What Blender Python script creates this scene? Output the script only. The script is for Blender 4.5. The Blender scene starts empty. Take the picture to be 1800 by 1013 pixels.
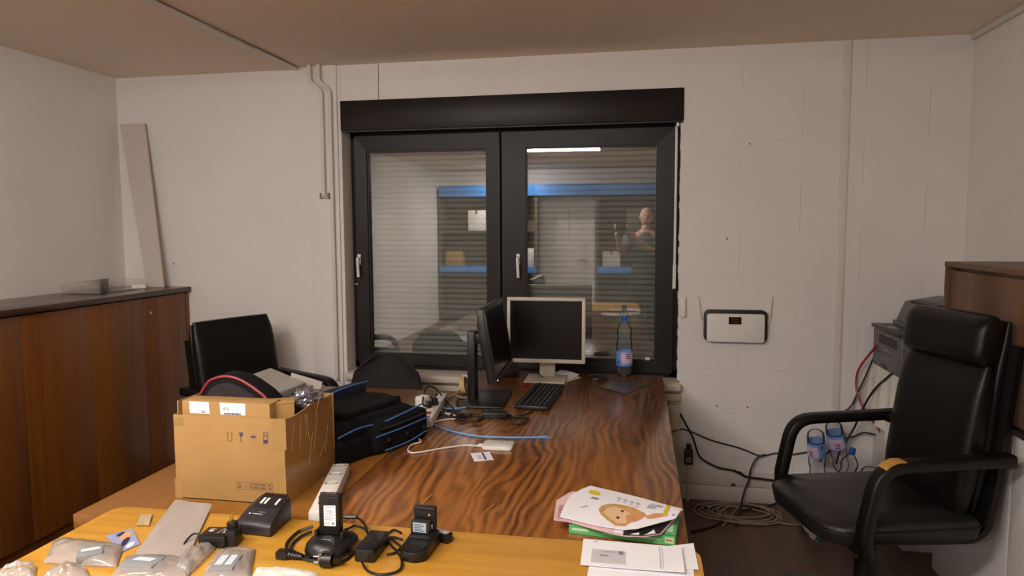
import bpy, bmesh, math, random
from mathutils import Vector, Matrix, noise
from math import pi, sin, cos, radians as rad

random.seed(7)
scene = bpy.context.scene
COL = scene.collection
V = Vector

# ------------------------------------------------------------------ camera, world, lights, exposure
PW, PH, FPX = 1800, 1013, 1224.3
YAW, PITCH, ROLL = rad(10.364), rad(4.829), rad(-0.26)
CAMZ = 1.54
_f = V((-sin(YAW) * cos(PITCH), cos(YAW) * cos(PITCH), -sin(PITCH)))
_r = V((cos(YAW), sin(YAW), 0)); _u = _r.cross(_f)
CR = _r * cos(ROLL) + _u * sin(ROLL); CU = -_r * sin(ROLL) + _u * cos(ROLL); CF = _f
cam_data = bpy.data.cameras.new('camera')
cam_data.sensor_fit = 'HORIZONTAL'; cam_data.sensor_width = 36.0
cam_data.lens = FPX / PW * 36.0
cam_data.clip_start = 0.02
cam = bpy.data.objects.new('camera', cam_data); COL.objects.link(cam)
cam.matrix_world = Matrix(((CR.x, CU.x, -CF.x, 0), (CR.y, CU.y, -CF.y, 0), (CR.z, CU.z, -CF.z, CAMZ), (0, 0, 0, 1)))
scene.camera = cam

world = bpy.data.worlds.new('night'); scene.world = world; world.use_nodes = True
world.node_tree.nodes['Background'].inputs[0].default_value = (0.01, 0.012, 0.02, 1)
world.node_tree.nodes['Background'].inputs[1].default_value = 0.2

scene.view_settings.view_transform = 'Standard'
scene.view_settings.look = 'None'
scene.view_settings.gamma = 1
scene.view_settings.use_curve_mapping = False
scene.view_settings.exposure = 0.36

LAMP_COLOR = (255, 246, 237)
LAMP_GLOW = 100.0                                   # surface brightness of the fluorescent tubes
LAMP_WATTS = 25.0                                   # light thrown down by each reflector batten
LAMP_SPOTS = [(-1.00, -0.02, .77), (-2.15, 0.85, .30), (-1.88, -2.35, .45)]   # x, y, half length of the ceiling tube lamps (built at the end); the rear one is added to even the light
for lx, ly, hl in LAMP_SPOTS:
    ld = bpy.data.lights.new('tube_light', 'AREA'); ld.shape = 'RECTANGLE'; ld.size = 2 * hl - .06; ld.size_y = 0.05
    ld.energy = LAMP_WATTS * hl / .64 * (2.0 if ly < -1 else 1.0); ld.color = (1.0, 0.925, 0.86)  # the added rear lamp is stronger, to brighten the far end
    lo = bpy.data.objects.new('tube_light', ld); COL.objects.link(lo); lo.location = (lx, ly, 2.457)

# ------------------------------------------------------------------ pixel helpers (a pixel only gives a direction)
def ray(px, py): return CF + CR * ((px - PW / 2) / FPX) - CU * ((py - PH / 2) / FPX)
def onz(px, py, z):
    d = ray(px, py); t = (z - CAMZ) / d.z; return V((d.x * t, d.y * t, z))
def ony(px, py, y):
    d = ray(px, py); t = y / d.y; return V((d.x * t, y, CAMZ + d.z * t))
def onx(px, py, x):
    d = ray(px, py); t = x / d.x; return V((x, d.y * t, CAMZ + d.z * t))

# ------------------------------------------------------------------ materials
def lin(c):
    out = []
    for v in c[:3]:
        v /= 255.0
        out.append(v / 12.92 if v <= 0.04045 else ((v + 0.055) / 1.055) ** 2.4)
    return (out[0], out[1], out[2], 1)

MATS = {}
def mat(name, rgb, rough=0.5, metal=0.0, var=0.0, vscale=6.0, bump=0.0, bscale=40.0, spec=0.5, alpha=None, coat=0.0, stretch=(1, 1, 1)):
    if name in MATS: return MATS[name]
    m = bpy.data.materials.new(name); m.use_nodes = True
    nt = m.node_tree; b = nt.nodes['Principled BSDF']
    col = lin(rgb)
    b.inputs['Base Color'].default_value = col
    b.inputs['Roughness'].default_value = rough
    b.inputs['Metallic'].default_value = metal
    b.inputs['Specular IOR Level'].default_value = spec
    if coat: b.inputs['Coat Weight'].default_value = coat; b.inputs['Coat Roughness'].default_value = 0.12
    if var or bump:
        tc = nt.nodes.new('ShaderNodeTexCoord'); mp = nt.nodes.new('ShaderNodeMapping')
        mp.inputs['Scale'].default_value = stretch
        nt.links.new(tc.outputs['Object'], mp.inputs['Vector'])
    if var:
        n = nt.nodes.new('ShaderNodeTexNoise'); n.inputs['Scale'].default_value = vscale; n.inputs['Detail'].default_value = 5
        nt.links.new(mp.outputs[0], n.inputs['Vector'])
        r = nt.nodes.new('ShaderNodeValToRGB')
        r.color_ramp.elements[0].position = 0.3; r.color_ramp.elements[1].position = 0.7
        r.color_ramp.elements[0].color = tuple(c * (1 - var) for c in col[:3]) + (1,)
        r.color_ramp.elements[1].color = tuple(min(1, c * (1 + var)) for c in col[:3]) + (1,)
        nt.links.new(n.outputs['Fac'], r.inputs[0]); nt.links.new(r.outputs[0], b.inputs['Base Color'])
    if bump:
        n2 = nt.nodes.new('ShaderNodeTexNoise'); n2.inputs['Scale'].default_value = bscale; n2.inputs['Detail'].default_value = 4
        nt.links.new(mp.outputs[0], n2.inputs['Vector'])
        bp = nt.nodes.new('ShaderNodeBump'); bp.inputs['Strength'].default_value = bump; bp.inputs['Distance'].default_value = 0.01
        nt.links.new(n2.outputs['Fac'], bp.inputs['Height']); nt.links.new(bp.outputs[0], b.inputs['Normal'])
    MATS[name] = m
    return m

def wood(name, dark, light, axis='X', scale=8.0, rough=0.35, coat=0.0, figure=0.0, spec=0.5):
    """plain straight-grain wood, or, with figure > 0, swirling flame grain; grain runs along axis"""
    m = bpy.data.materials.new(name); m.use_nodes = True; MATS[name] = m
    nt = m.node_tree; b = nt.nodes['Principled BSDF']; L = nt.links.new
    tc = nt.nodes.new('ShaderNodeTexCoord'); mp = nt.nodes.new('ShaderNodeMapping')
    L(tc.outputs['Object'], mp.inputs['Vector'])
    st = {'X': (0.06, 1, 1), 'Y': (1, 0.06, 1), 'Z': (1, 1, 0.06)}[axis]
    mp.inputs['Scale'].default_value = st
    n1 = nt.nodes.new('ShaderNodeTexNoise'); n1.inputs['Scale'].default_value = scale * 5; n1.inputs['Detail'].default_value = 6
    L(mp.outputs[0], n1.inputs['Vector'])
    n2 = nt.nodes.new('ShaderNodeTexNoise'); n2.inputs['Scale'].default_value = scale; n2.inputs['Detail'].default_value = 3
    L(mp.outputs[0], n2.inputs['Vector'])
    add = nt.nodes.new('ShaderNodeMath'); add.operation = 'MULTIPLY_ADD'
    L(n1.outputs['Fac'], add.inputs[0]); add.inputs[1].default_value = 0.45
    half = nt.nodes.new('ShaderNodeMath'); half.operation = 'MULTIPLY'; half.inputs[1].default_value = 0.55
    L(n2.outputs['Fac'], half.inputs[0]); L(half.outputs[0], add.inputs[2])
    val = add.outputs[0]
    lo, hi = 0.38, 0.62
    if figure:
        mp2 = nt.nodes.new('ShaderNodeMapping')
        mp2.inputs['Scale'].default_value = {'X': (0.30, 1, 1), 'Y': (1, 0.30, 1), 'Z': (1, 1, 0.30)}[axis]
        L(tc.outputs['Object'], mp2.inputs['Vector'])
        nz = nt.nodes.new('ShaderNodeTexNoise'); nz.inputs['Scale'].default_value = 4.2; nz.inputs['Detail'].default_value = 3.5
        nz.inputs['Roughness'].default_value = 0.42; nz.inputs['Distortion'].default_value = 0.35
        L(mp2.outputs[0], nz.inputs['Vector'])
        sx = nt.nodes.new('ShaderNodeSeparateXYZ'); L(tc.outputs['Object'], sx.inputs[0])
        k = nt.nodes.new('ShaderNodeMath'); k.operation = 'MULTIPLY'; k.inputs[1].default_value = figure
        L(nz.outputs['Fac'], k.inputs[0])
        k2 = nt.nodes.new('ShaderNodeMath'); k2.operation = 'MULTIPLY_ADD'; k2.inputs[1].default_value = 165.0
        L(sx.outputs[0 if axis == 'Y' else 1], k2.inputs[0]); L(k.outputs[0], k2.inputs[2])
        sn = nt.nodes.new('ShaderNodeMath'); sn.operation = 'SINE'; L(k2.outputs[0], sn.inputs[0])
        # the figure is stronger in some places than in others
        n3 = nt.nodes.new('ShaderNodeTexNoise'); n3.inputs['Scale'].default_value = 5.0; n3.inputs['Detail'].default_value = 2
        L(mp2.outputs[0], n3.inputs['Vector'])
        amp = nt.nodes.new('ShaderNodeMapRange'); amp.inputs[1].default_value = 0.35; amp.inputs[2].default_value = 0.65; amp.inputs[3].default_value = 0.02; amp.inputs[4].default_value = 0.15
        L(n3.outputs['Fac'], amp.inputs[0])
        ab = nt.nodes.new('ShaderNodeMath'); ab.operation = 'MULTIPLY_ADD'
        L(sn.outputs[0], ab.inputs[0]); L(amp.outputs[0], ab.inputs[1]); L(val, ab.inputs[2])
        val = ab.outputs[0]; lo, hi = 0.28, 0.66
    r = nt.nodes.new('ShaderNodeValToRGB')
    r.color_ramp.elements[0].position = lo; r.color_ramp.elements[0].color = lin(dark)
    r.color_ramp.elements[1].position = hi; r.color_ramp.elements[1].color = lin(light)
    L(val, r.inputs[0]); L(r.outputs[0], b.inputs['Base Color'])
    b.inputs['Roughness'].default_value = rough; b.inputs['Specular IOR Level'].default_value = spec
    if coat: b.inputs['Coat Weight'].default_value = coat; b.inputs['Coat Roughness'].default_value = 0.14
    return m

def clear(name, tint, fac_base, rough=0.02, fres=1.45, white=0.0):
    """thin see-through sheet: transparent, mirror-like at an angle, optionally milky"""
    m = bpy.data.materials.new(name); m.use_nodes = True; MATS[name] = m
    nt = m.node_tree; nt.nodes.remove(nt.nodes['Principled BSDF']); L = nt.links.new
    out = nt.nodes['Material Output']
    tr = nt.nodes.new('ShaderNodeBsdfTransparent'); tr.inputs[0].default_value = lin(tint)
    gl = nt.nodes.new('ShaderNodeBsdfGlossy'); gl.inputs['Roughness'].default_value = rough
    fr = nt.nodes.new('ShaderNodeFresnel'); fr.inputs['IOR'].default_value = fres
    ad = nt.nodes.new('ShaderNodeMath'); ad.operation = 'ADD'; ad.use_clamp = True; ad.inputs[1].default_value = fac_base
    L(fr.outputs[0], ad.inputs[0])
    base = tr.outputs[0]
    if white:
        df = nt.nodes.new('ShaderNodeBsdfDiffuse'); df.inputs[0].default_value = lin((248, 244, 240))
        tl = nt.nodes.new('ShaderNodeBsdfTranslucent'); tl.inputs[0].default_value = lin((248, 244, 240))
        m1 = nt.nodes.new('ShaderNodeMixShader'); m1.inputs[0].default_value = 0.35
        L(df.outputs[0], m1.inputs[1]); L(tl.outputs[0], m1.inputs[2])
        m0 = nt.nodes.new('ShaderNodeMixShader'); m0.inputs[0].default_value = white
        L(tr.outputs[0], m0.inputs[1]); L(m1.outputs[0], m0.inputs[2]); base = m0.outputs[0]
    mx = nt.nodes.new('ShaderNodeMixShader')
    L(ad.outputs[0], mx.inputs[0]); L(base, mx.inputs[1]); L(gl.outputs[0], mx.inputs[2])
    L(mx.outputs[0], out.inputs['Surface'])
    return m

def glow(name, rgb, strength):
    m = bpy.data.materials.new(name); m.use_nodes = True; MATS[name] = m
    b = m.node_tree.nodes['Principled BSDF']
    b.inputs['Base Color'].default_value = lin(rgb)
    b.inputs['Emission Color'].default_value = lin(rgb); b.inputs['Emission Strength'].default_value = strength
    return m

PAINT = mat('white_paint', (232, 228, 224), 0.75, var=0.035, vscale=1.3, bump=0.12, bscale=60, spec=0.25)
CEIL = mat('ceiling_paint', (240, 224, 206), 0.85, var=0.03, vscale=0.8, bump=0.05, bscale=30, spec=0.2)
TRIMW = mat('white_trim', (224, 218, 212), 0.5, var=0.03)
FLOOR = wood('brown_floor', (84, 60, 40), (104, 76, 54), 'Y', 6, 0.45)
FRAME = mat('dark_window_frame', (27, 21, 19), 0.42, var=0.3, vscale=4, spec=0.3)
SHUT = mat('shutter_grey', (166, 165, 158), 0.5, var=0.04)
GLASS = clear('window_glass', (250, 252, 250), 0.27, 0.0, 1.5)
PLASTICW = mat('white_plastic', (232, 230, 224), 0.35, var=0.02)
PLASTICB = mat('black_plastic', (22, 21, 22), 0.38, var=0.15, vscale=30)
PLASTICD = mat('dark_grey_plastic', (38, 38, 41), 0.42, var=0.12, vscale=30)
GREYB = mat('grey_battery', (140, 143, 146), 0.45, var=0.05)
RUBBER = mat('black_rubber', (20, 19, 19), 0.5, var=0.1, vscale=30)
LEATHER = mat('black_leather', (12, 10, 9), 0.42, var=0.25, vscale=14, bump=0.10, bscale=150, spec=0.35)
LEATHERWORN = mat('worn_leather', (34, 31, 30), 0.36, var=0.6, vscale=7, bump=0.12, bscale=120, spec=0.4)
CARD = mat('cardboard', (172, 136, 86), 0.75, var=0.05, vscale=9, spec=0.15)
TAPEF = mat('front_tape', (166, 132, 80), 0.3, var=0.06, vscale=25)
TAPE = mat('packing_tape', (166, 124, 66), 0.22, var=0.08, vscale=25)
PAPER = mat('white_paper', (246, 245, 250), 0.7, var=0.015, spec=0.2)
PAPERG = mat('grey_paper', (166, 156, 148), 0.8, var=0.03, spec=0.2)
INK = mat('dark_ink', (44, 40, 60), 0.7); INKL = mat('light_ink', (150, 146, 156), 0.7)
BLUEINK = mat('blue_ink', (70, 68, 104), 0.7); BROWNINK = mat('brown_ink', (112, 84, 60), 0.7)
STEEL = mat('steel', (170, 168, 164), 0.3, 0.9, var=0.05)
ALU = mat('grey_metal_case', (150, 145, 138), 0.5, 0.25, var=0.05, vscale=20)
BRASS = mat('brass', (214, 178, 96), 0.3, 0.9)
TEAK = wood('brown_cabinet_wood', (102, 54, 8), (128, 74, 14), 'Z', 6, 0.42)
TEAKTOP = mat('dark_cabinet_top', (70, 40, 28), 0.22, var=0.15, vscale=5)
WALNUT = wood('right_cabinet_wood', (82, 54, 30), (116, 78, 46), 'Z', 8, 0.45)
ROSE = wood('rosewood', (80, 40, 15), (162, 104, 48), 'Y', 9, 0.26, coat=0.3, figure=62.0)
PLAIN = wood('plain_brown_wood', (124, 78, 28), (150, 102, 44), 'Y', 4, 0.3, coat=0.2)
HONEY = wood('honey_wood', (204, 144, 46), (232, 176, 72), 'X', 5, 0.36, coat=0.1)
EDGEW = wood('brown_edge_wood', (92, 50, 28), (124, 72, 42), 'X', 5, 0.4)
FABRIC = mat('black_fabric', (16, 16, 19), 0.85, var=0.3, vscale=40, bump=0.4, bscale=160, spec=0.2)
FABRICG = mat('charcoal_fabric', (44, 40, 42), 0.8, var=0.2, vscale=40, bump=0.3, bscale=160, spec=0.2)
PIPINGB = mat('blue_piping', (66, 118, 190), 0.5); PIPINGR = mat('red_piping', (142, 36, 40), 0.5)
NAVY = mat('navy_fabric', (13, 22, 46), 0.7, var=0.2, vscale=40)
BEIGE = mat('beige_plastic', (206, 198, 182), 0.4, var=0.02)
SCREEN = mat('dark_screen', (14, 11, 10), 0.22, spec=0.4)
PRINTG = mat('printer_grey', (92, 91, 93), 0.42, var=0.04); PRINTD = mat('printer_dark', (46, 45, 47), 0.4, var=0.05)
POLY = clear('plastic_film', (253, 252, 251), 0.09, 0.10, 1.35, white=0.38)
PET = clear('bottle_plastic', (250, 252, 253), 0.02, 0.05, 1.18, white=0.05)
CLEARP = clear('clear_plastic', (252, 251, 250), 0.015, 0.06, 1.25, white=0.10)
BLUECAP = mat('blue_cap', (28, 92, 176), 0.4); TEALCAP = mat('teal_cap', (22, 84, 92), 0.4)
LABELB = mat('blue_label', (112, 158, 216), 0.5, var=0.08, vscale=30); LABELP = mat('pink_label', (214, 190, 214), 0.5, var=0.05, vscale=30)
LABELD = mat('navy_label_edge', (22, 44, 110), 0.5)
BLUECABLE = mat('blue_cable', (104, 158, 206), 0.45); REDCABLE = mat('red_cable', (150, 34, 40), 0.45)
WHITECABLE = mat('white_cable', (226, 222, 214), 0.45); BEIGECABLE = mat('beige_cable', (160, 148, 130), 0.5)
RADI = mat('radiator_enamel', (204, 194, 166), 0.4, var=0.03)
REDP = mat('red_plastic', (176, 28, 36), 0.4)
GREENC = mat('green_cover', (98, 186, 112), 0.4, var=0.04); GREENL = mat('pale_green', (196, 230, 196), 0.5)
MAGENTA = mat('magenta_print', (192, 40, 112), 0.5); YELLOWP = mat('yellow_print', (228, 206, 40), 0.5)
SKINP = mat('printed_skin', (234, 196, 158), 0.55); SKIND = mat('printed_skin_shade', (222, 158, 112), 0.55)
HAIRP = mat('printed_hair', (206, 160, 96), 0.55, var=0.25, vscale=60); PINKP = mat('pink_print', (232, 196, 200), 0.6)
MAROON = mat('maroon_print', (118, 40, 52), 0.6); BLACKP = mat('black_print', (28, 22, 24), 0.5)
REARBLUE = mat('blue_beam_paint', (70, 150, 232), 0.5, var=0.05)
REARDARK = mat('shelf_back_brown', (96, 84, 70), 0.7, var=0.15, vscale=3)
SKIN = mat('skin', (214, 168, 146), 0.5, var=0.05, vscale=30); SHIRT = mat('grey_shirt', (78, 84, 92), 0.85, var=0.1, vscale=20)
TROUSER = mat('dark_trousers', (38, 40, 50), 0.85, var=0.1, vscale=20)
YELLOWFOAM = mat('bare_foam', (190, 142, 66), 0.85, var=0.15, vscale=60)

# ------------------------------------------------------------------ mesh building
class MB:
    def __init__(s): s.bm = bmesh.new()
    def _merge(s, t, M=None):
        if M is not None: t.transform(M)
        me = bpy.data.meshes.new('tmp'); t.to_mesh(me); t.free(); s.bm.from_mesh(me); bpy.data.meshes.remove(me)
        return s
    def box(s, x0, x1, y0, y1, z0, z1, bev=0.0, seg=2, M=None):
        t = bmesh.new(); bmesh.ops.create_cube(t, size=1)
        for v in t.verts:
            v.co = V(((x0 + x1) / 2 + v.co.x * (x1 - x0), (y0 + y1) / 2 + v.co.y * (y1 - y0), (z0 + z1) / 2 + v.co.z * (z1 - z0)))
        if bev: bmesh.ops.bevel(t, geom=t.edges[:], offset=bev, segments=seg, affect='EDGES', profile=0.5)
        return s._merge(t, M)
    def cyl(s, p0, p1, r0, r1=None, n=20, caps=True):
        p0, p1 = V(p0), V(p1); r1 = r0 if r1 is None else r1
        d = p1 - p0; t = bmesh.new()
        bmesh.ops.create_cone(t, cap_ends=caps, segments=n, radius1=r0, radius2=r1, depth=d.length)
        M = Matrix.Translation((p0 + p1) / 2) @ d.to_track_quat('Z', 'Y').to_matrix().to_4x4()
        return s._merge(t, M)
    def sphere(s, c, r, n=16, M=None):
        t = bmesh.new(); bmesh.ops.create_uvsphere(t, u_segments=n, v_segments=max(6, n // 2), radius=1)
        r = (r, r, r) if not hasattr(r, '__len__') else r
        for v in t.verts: v.co = V((v.co.x * r[0] + c[0], v.co.y * r[1] + c[1], v.co.z * r[2] + c[2]))
        return s._merge(t, M)
    def tube(s, pts, r, n=8, caps=True, flat=None, up=None):
        """sweep a round (or flat=(a, b) rounded-box) section along the points"""
        pts = [V(p) for p in pts]; N = len(pts); rings = []
        prev = None
        for i, p in enumerate(pts):
            t = (pts[min(i + 1, N - 1)] - pts[max(i - 1, 0)]).normalized()
            if prev is None:
                a = V(up) if up else (V((0, 0, 1)) if abs(t.z) < 0.9 else V((1, 0, 0)))
                nrm = (a - t * a.dot(t)).normalized()
            else:
                nrm = (prev - t * prev.dot(t)).normalized()
            prev = nrm; bn = t.cross(nrm)
            ring = []
            for k in range(n):
                a = 2 * pi * (k + 0.5) / n
                ca, sa = cos(a), sin(a)
                if flat:
                    e = 0.45
                    ca = math.copysign(abs(ca) ** e, ca) * flat[0]; sa = math.copysign(abs(sa) ** e, sa) * flat[1]
                else:
                    rr = r[i] if hasattr(r, '__len__') else r
                    ca *= rr; sa *= rr
                ring.append(s.bm.verts.new(p + nrm * ca + bn * sa))
            rings.append(ring)
        for i in range(N - 1):
            for k in range(n):
                s.bm.faces.new((rings[i][k], rings[i][(k + 1) % n], rings[i + 1][(k + 1) % n], rings[i + 1][k]))
        if caps:
            s.bm.faces.new(rings[0][::-1]); s.bm.faces.new(rings[-1])
        return s
    def lathe(s, prof, n=28, c=(0, 0, 0), M=None, cap=True):
        t = bmesh.new(); rings = []
        for r, z in prof:
            rings.append([t.verts.new((c[0] + r * cos(2 * pi * k / n), c[1] + r * sin(2 * pi * k / n), c[2] + z)) for k in range(n)])
        for a, b in zip(rings[:-1], rings[1:]):
            for k in range(n): t.faces.new((a[k], a[(k + 1) % n], b[(k + 1) % n], b[k]))
        if cap: t.faces.new(rings[0][::-1]); t.faces.new(rings[-1])
        return s._merge(t, M)
    def prism(s, poly, h, M=None, bev=0.0):
        """extrude polygon (x, y) from z=0 to z=h, then place with M"""
        t = bmesh.new()
        a = [t.verts.new((p[0], p[1], 0)) for p in poly]; b = [t.verts.new((p[0], p[1], h)) for p in poly]
        n = len(poly)
        t.faces.new(a[::-1]); t.faces.new(b)
        for k in range(n): t.faces.new((a[k], a[(k + 1) % n], b[(k + 1) % n], b[k]))
        bmesh.ops.recalc_face_normals(t, faces=t.faces[:])
        if bev: bmesh.ops.bevel(t, geom=t.edges[:], offset=bev, segments=2, affect='EDGES', profile=0.5)
        return s._merge(t, M)
    def surf(s, fn, nu, nv, thick=0.0):
        """grid surface fn(u, v); with thick, a closed sheet (offset along -z of the normal)"""
        g = [[V(fn(i / nu, j / nv)) for j in range(nv + 1)] for i in range(nu + 1)]
        def layer(off):
            out = []
            for i in range(nu + 1):
                row = []
                for j in range(nv + 1):
                    p = g[i][j]
                    if off:
                        du = g[min(i + 1, nu)][j] - g[max(i - 1, 0)][j]; dv = g[i][min(j + 1, nv)] - g[i][max(j - 1, 0)]
                        nn = du.cross(dv)
                        nn = nn.normalized() if nn.length > 1e-12 else V((0, 0, 1))
                        p = p - nn * off
                    row.append(s.bm.verts.new(p))
                out.append(row)
            return out
        A = layer(0)
        for i in range(nu):
            for j in range(nv): s.bm.faces.new((A[i][j], A[i + 1][j], A[i + 1][j + 1], A[i][j + 1]))
        if thick:
            B = layer(thick)
            for i in range(nu):
                for j in range(nv): s.bm.faces.new((B[i][j], B[i][j + 1], B[i + 1][j + 1], B[i + 1][j]))
            for i in range(nu):
                s.bm.faces.new((A[i][0], B[i][0], B[i + 1][0], A[i + 1][0])); s.bm.faces.new((A[i][nv], A[i + 1][nv], B[i + 1][nv], B[i][nv]))
            for j in range(nv):
                s.bm.faces.new((A[0][j], A[0][j + 1], B[0][j + 1], B[0][j])); s.bm.faces.new((A[nu][j], B[nu][j], B[nu][j + 1], A[nu][j + 1]))
        return s
    def poly(s, pts):
        s.bm.faces.new([s.bm.verts.new(V(p)) for p in pts]); return s
    def hexa(s, c8):
        """box from eight corners: four below, four above"""
        v = [s.bm.verts.new(V(p)) for p in c8]
        for f in ((3, 2, 1, 0), (4, 5, 6, 7), (0, 1, 5, 4), (1, 2, 6, 5), (2, 3, 7, 6), (3, 0, 4, 7)):
            s.bm.faces.new([v[i] for i in f])
        bmesh.ops.recalc_face_normals(s.bm, faces=s.bm.faces[:])
        return s

def obj(name, mb, material, parent=None, smooth=35, label=None, mesh=None):
    if mesh is None:
        me = bpy.data.meshes.new(name); mb.bm.to_mesh(me); mb.bm.free()
        me.materials.append(material)
        if smooth:
            me.shade_smooth(); me.set_sharp_from_angle(angle=rad(smooth))
    else: me = mesh
    o = bpy.data.objects.new(name, me); COL.objects.link(o)
    if parent is not None: o.parent = parent
    if label: o['label'] = label
    return o

def thing(name, label, cat, loc=(0, 0, 0), rotz=0.0, group=None):
    o = bpy.data.objects.new(name, None); o.empty_display_size = 0.05; COL.objects.link(o)
    o.location = loc; o.rotation_euler = (0, 0, rotz)
    return tag(o, label, cat, group)
def tag(o, label, cat, group=None):
    o['label'] = label; o['category'] = cat
    if group: o['group'] = group
    return o
def struct(o):
    o['kind'] = 'structure'; return o
def empty_struct(name, loc=(0, 0, 0)):
    o = bpy.data.objects.new(name, None); COL.objects.link(o); o.location = loc; return struct(o)

def smooth_path(pts, n=8):
    pts = [V(p) for p in pts]; out = []
    P = [pts[0] * 2 - pts[1]] + pts + [pts[-1] * 2 - pts[-2]]
    for i in range(1, len(P) - 2):
        p0, p1, p2, p3 = P[i - 1], P[i], P[i + 1], P[i + 2]
        for k in range(n):
            t = k / n
            out.append(0.5 * ((2 * p1) + (p2 - p0) * t + (2 * p0 - 5 * p1 + 4 * p2 - p3) * t * t + (3 * p1 - p0 - 3 * p2 + p3) * t ** 3))
    out.append(pts[-1]); return out

def round_path(pts, r, n=6):
    """polyline with its inner corners rounded"""
    pts = [V(p) for p in pts]; out = [pts[0]]
    for i in range(1, len(pts) - 1):
        a, b, c = pts[i - 1], pts[i], pts[i + 1]
        d0 = (a - b); d1 = (c - b); q = min(r, d0.length * 0.49, d1.length * 0.49)
        s0 = b + d0.normalized() * q; s1 = b + d1.normalized() * q
        for k in range(n + 1):
            t = k / n; out.append(s0 * (1 - t) ** 2 + b * 2 * t * (1 - t) + s1 * t * t)
    out.append(pts[-1]); return out

def cable(pts, r, material, label, cat='cable', name='cable', n=6, group=None):
    return tag(obj(name, MB().tube(smooth_path(pts), r, n), material), label, cat, group)

# flat print on a surface: S(u, v, h) -> point, h = height above the surface
def decal(name, polys, S, material, parent, h=0.0006, sub=0):
    t = bmesh.new()
    for p in polys:
        try: t.faces.new([t.verts.new((q[0], q[1], 0)) for q in p])
        except ValueError: pass
    if sub:
        bmesh.ops.triangulate(t, faces=t.faces[:])
        for _ in range(sub): bmesh.ops.subdivide_edges(t, edges=t.edges[:], cuts=1, use_grid_fill=True)
    for v in t.verts: v.co = S(v.co.x, v.co.y, h)
    m = MB(); m.bm.free(); m.bm = t
    return obj(name, m, material, parent, smooth=0)
def text_polys(txt, size, x=0, y=0, rot=0.0, sx=1.0, align='LEFT'):
    cu = bpy.data.curves.new('txt', 'FONT'); cu.body = txt; cu.size = size; cu.align_x = align; cu.resolution_u = 2
    ob = bpy.data.objects.new('txt', cu); me = bpy.data.meshes.new_from_object(ob)
    out = []
    for p in me.polygons:
        q = []
        for i in p.vertices:
            a, b = me.vertices[i].co.x * sx, me.vertices[i].co.y
            q.append((x + a * cos(rot) - b * sin(rot), y + a * sin(rot) + b * cos(rot)))
        out.append(q)
    bpy.data.objects.remove(ob); bpy.data.curves.remove(cu); bpy.data.meshes.remove(me)
    return out
def rect(x0, x1, y0, y1): return [(x0, y0), (x1, y0), (x1, y1), (x0, y1)]
def ell(cx, cy, rx, ry, n=16, rot=0.0):
    return [(cx + rx * cos(2 * pi * k / n) * cos(rot) - ry * sin(2 * pi * k / n) * sin(rot), cy + rx * cos(2 * pi * k / n) * sin(rot) + ry * sin(2 * pi * k / n) * cos(rot)) for k in range(n)]
def plane_S(o, ux, vy):
    o, ux, vy = V(o), V(ux), V(vy); nn = ux.cross(vy).normalized()
    return lambda u, v, h: o + ux * u + vy * v + nn * h

# ------------------------------------------------------------------ THE ROOM
XL, XR, YB, YF, ZC = -3.29, 1.67, 4.0, -3.3, 2.52
WX0, WX1, WZ0, WZ1 = -1.77, 0.232, 0.66, 2.308     # window opening
struct(obj('floor', MB().box(XL - .1, XR + .1, YF - .1, YB + .3, -0.1, 0), FLOOR, smooth=0))
ceil = struct(obj('ceiling', MB().box(-2.03, XR + .1, YF - .1, YB + .1, ZC, ZC + 0.1), CEIL, smooth=0))
obj('ceiling_panel', MB().box(XL - .1, -2.045, YF - .1, YB + .1, ZC - 0.013, ZC + 0.1), CEIL, ceil, smooth=0)
struct(obj('wall_left', MB().box(XL - .1, XL, YF, YB + .1, 0, ZC + .05), PAINT, smooth=0))
struct(obj('wall_right', MB().box(XR, XR + .1, YF, YB + .1, 0, ZC + .05), PAINT, smooth=0))
struct(obj('wall_front', MB().box(XL, XR, YF - .1, YF, 0, ZC + .05), PAINT, smooth=0))
wb = MB()
T0, T1 = YB + 0.003, YB + 0.28
wb.box(XL, WX0, T0, T1, 0, ZC + .05).box(WX1, XR, T0, T1, 0, ZC + .05).box(WX0, WX1, T0, T1, 0, WZ0).box(WX0, WX1, T0, T1, WZ1, ZC + .05)
wall_back = struct(obj('wall_back', wb, PAINT, smooth=0))
# painted block courses of the back wall, each block its own piece
gap = 0.0009
rows = 10; rh = ZC / rows
def block(x0, x1, z0, z1):
    if x1 - x0 < 0.02 or z1 - z0 < 0.02: return
    obj('block', MB().box(x0 + gap, x1 - gap, YB, T0 + 0.001, z0 + gap, z1 - gap), PAINT, wall_back, smooth=0)
for r in range(rows):
    z0, z1 = r * rh, (r + 1) * rh
    for (a, b) in ((XL, WX0), (WX1, XR)):
        x = a; first = True
        while x < b - 0.01:
            w = 3.0 if a < -2 else (0.62 if not (first and r % 2) else 0.31)
            e = min(b, x + w)
            if b - e < 0.12: e = b
            block(x, e, z0, z1); x = e; first = False
block(WX0, -1.53, WZ1, ZC); block(-1.53, WX1, WZ1, ZC)
for x0, x1 in ((WX0, -1.15), (-1.15, -0.5), (-0.5, WX1)): block(x0, x1, 0.3, WZ0); block(x0, x1, 0.0, 0.3)
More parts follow.
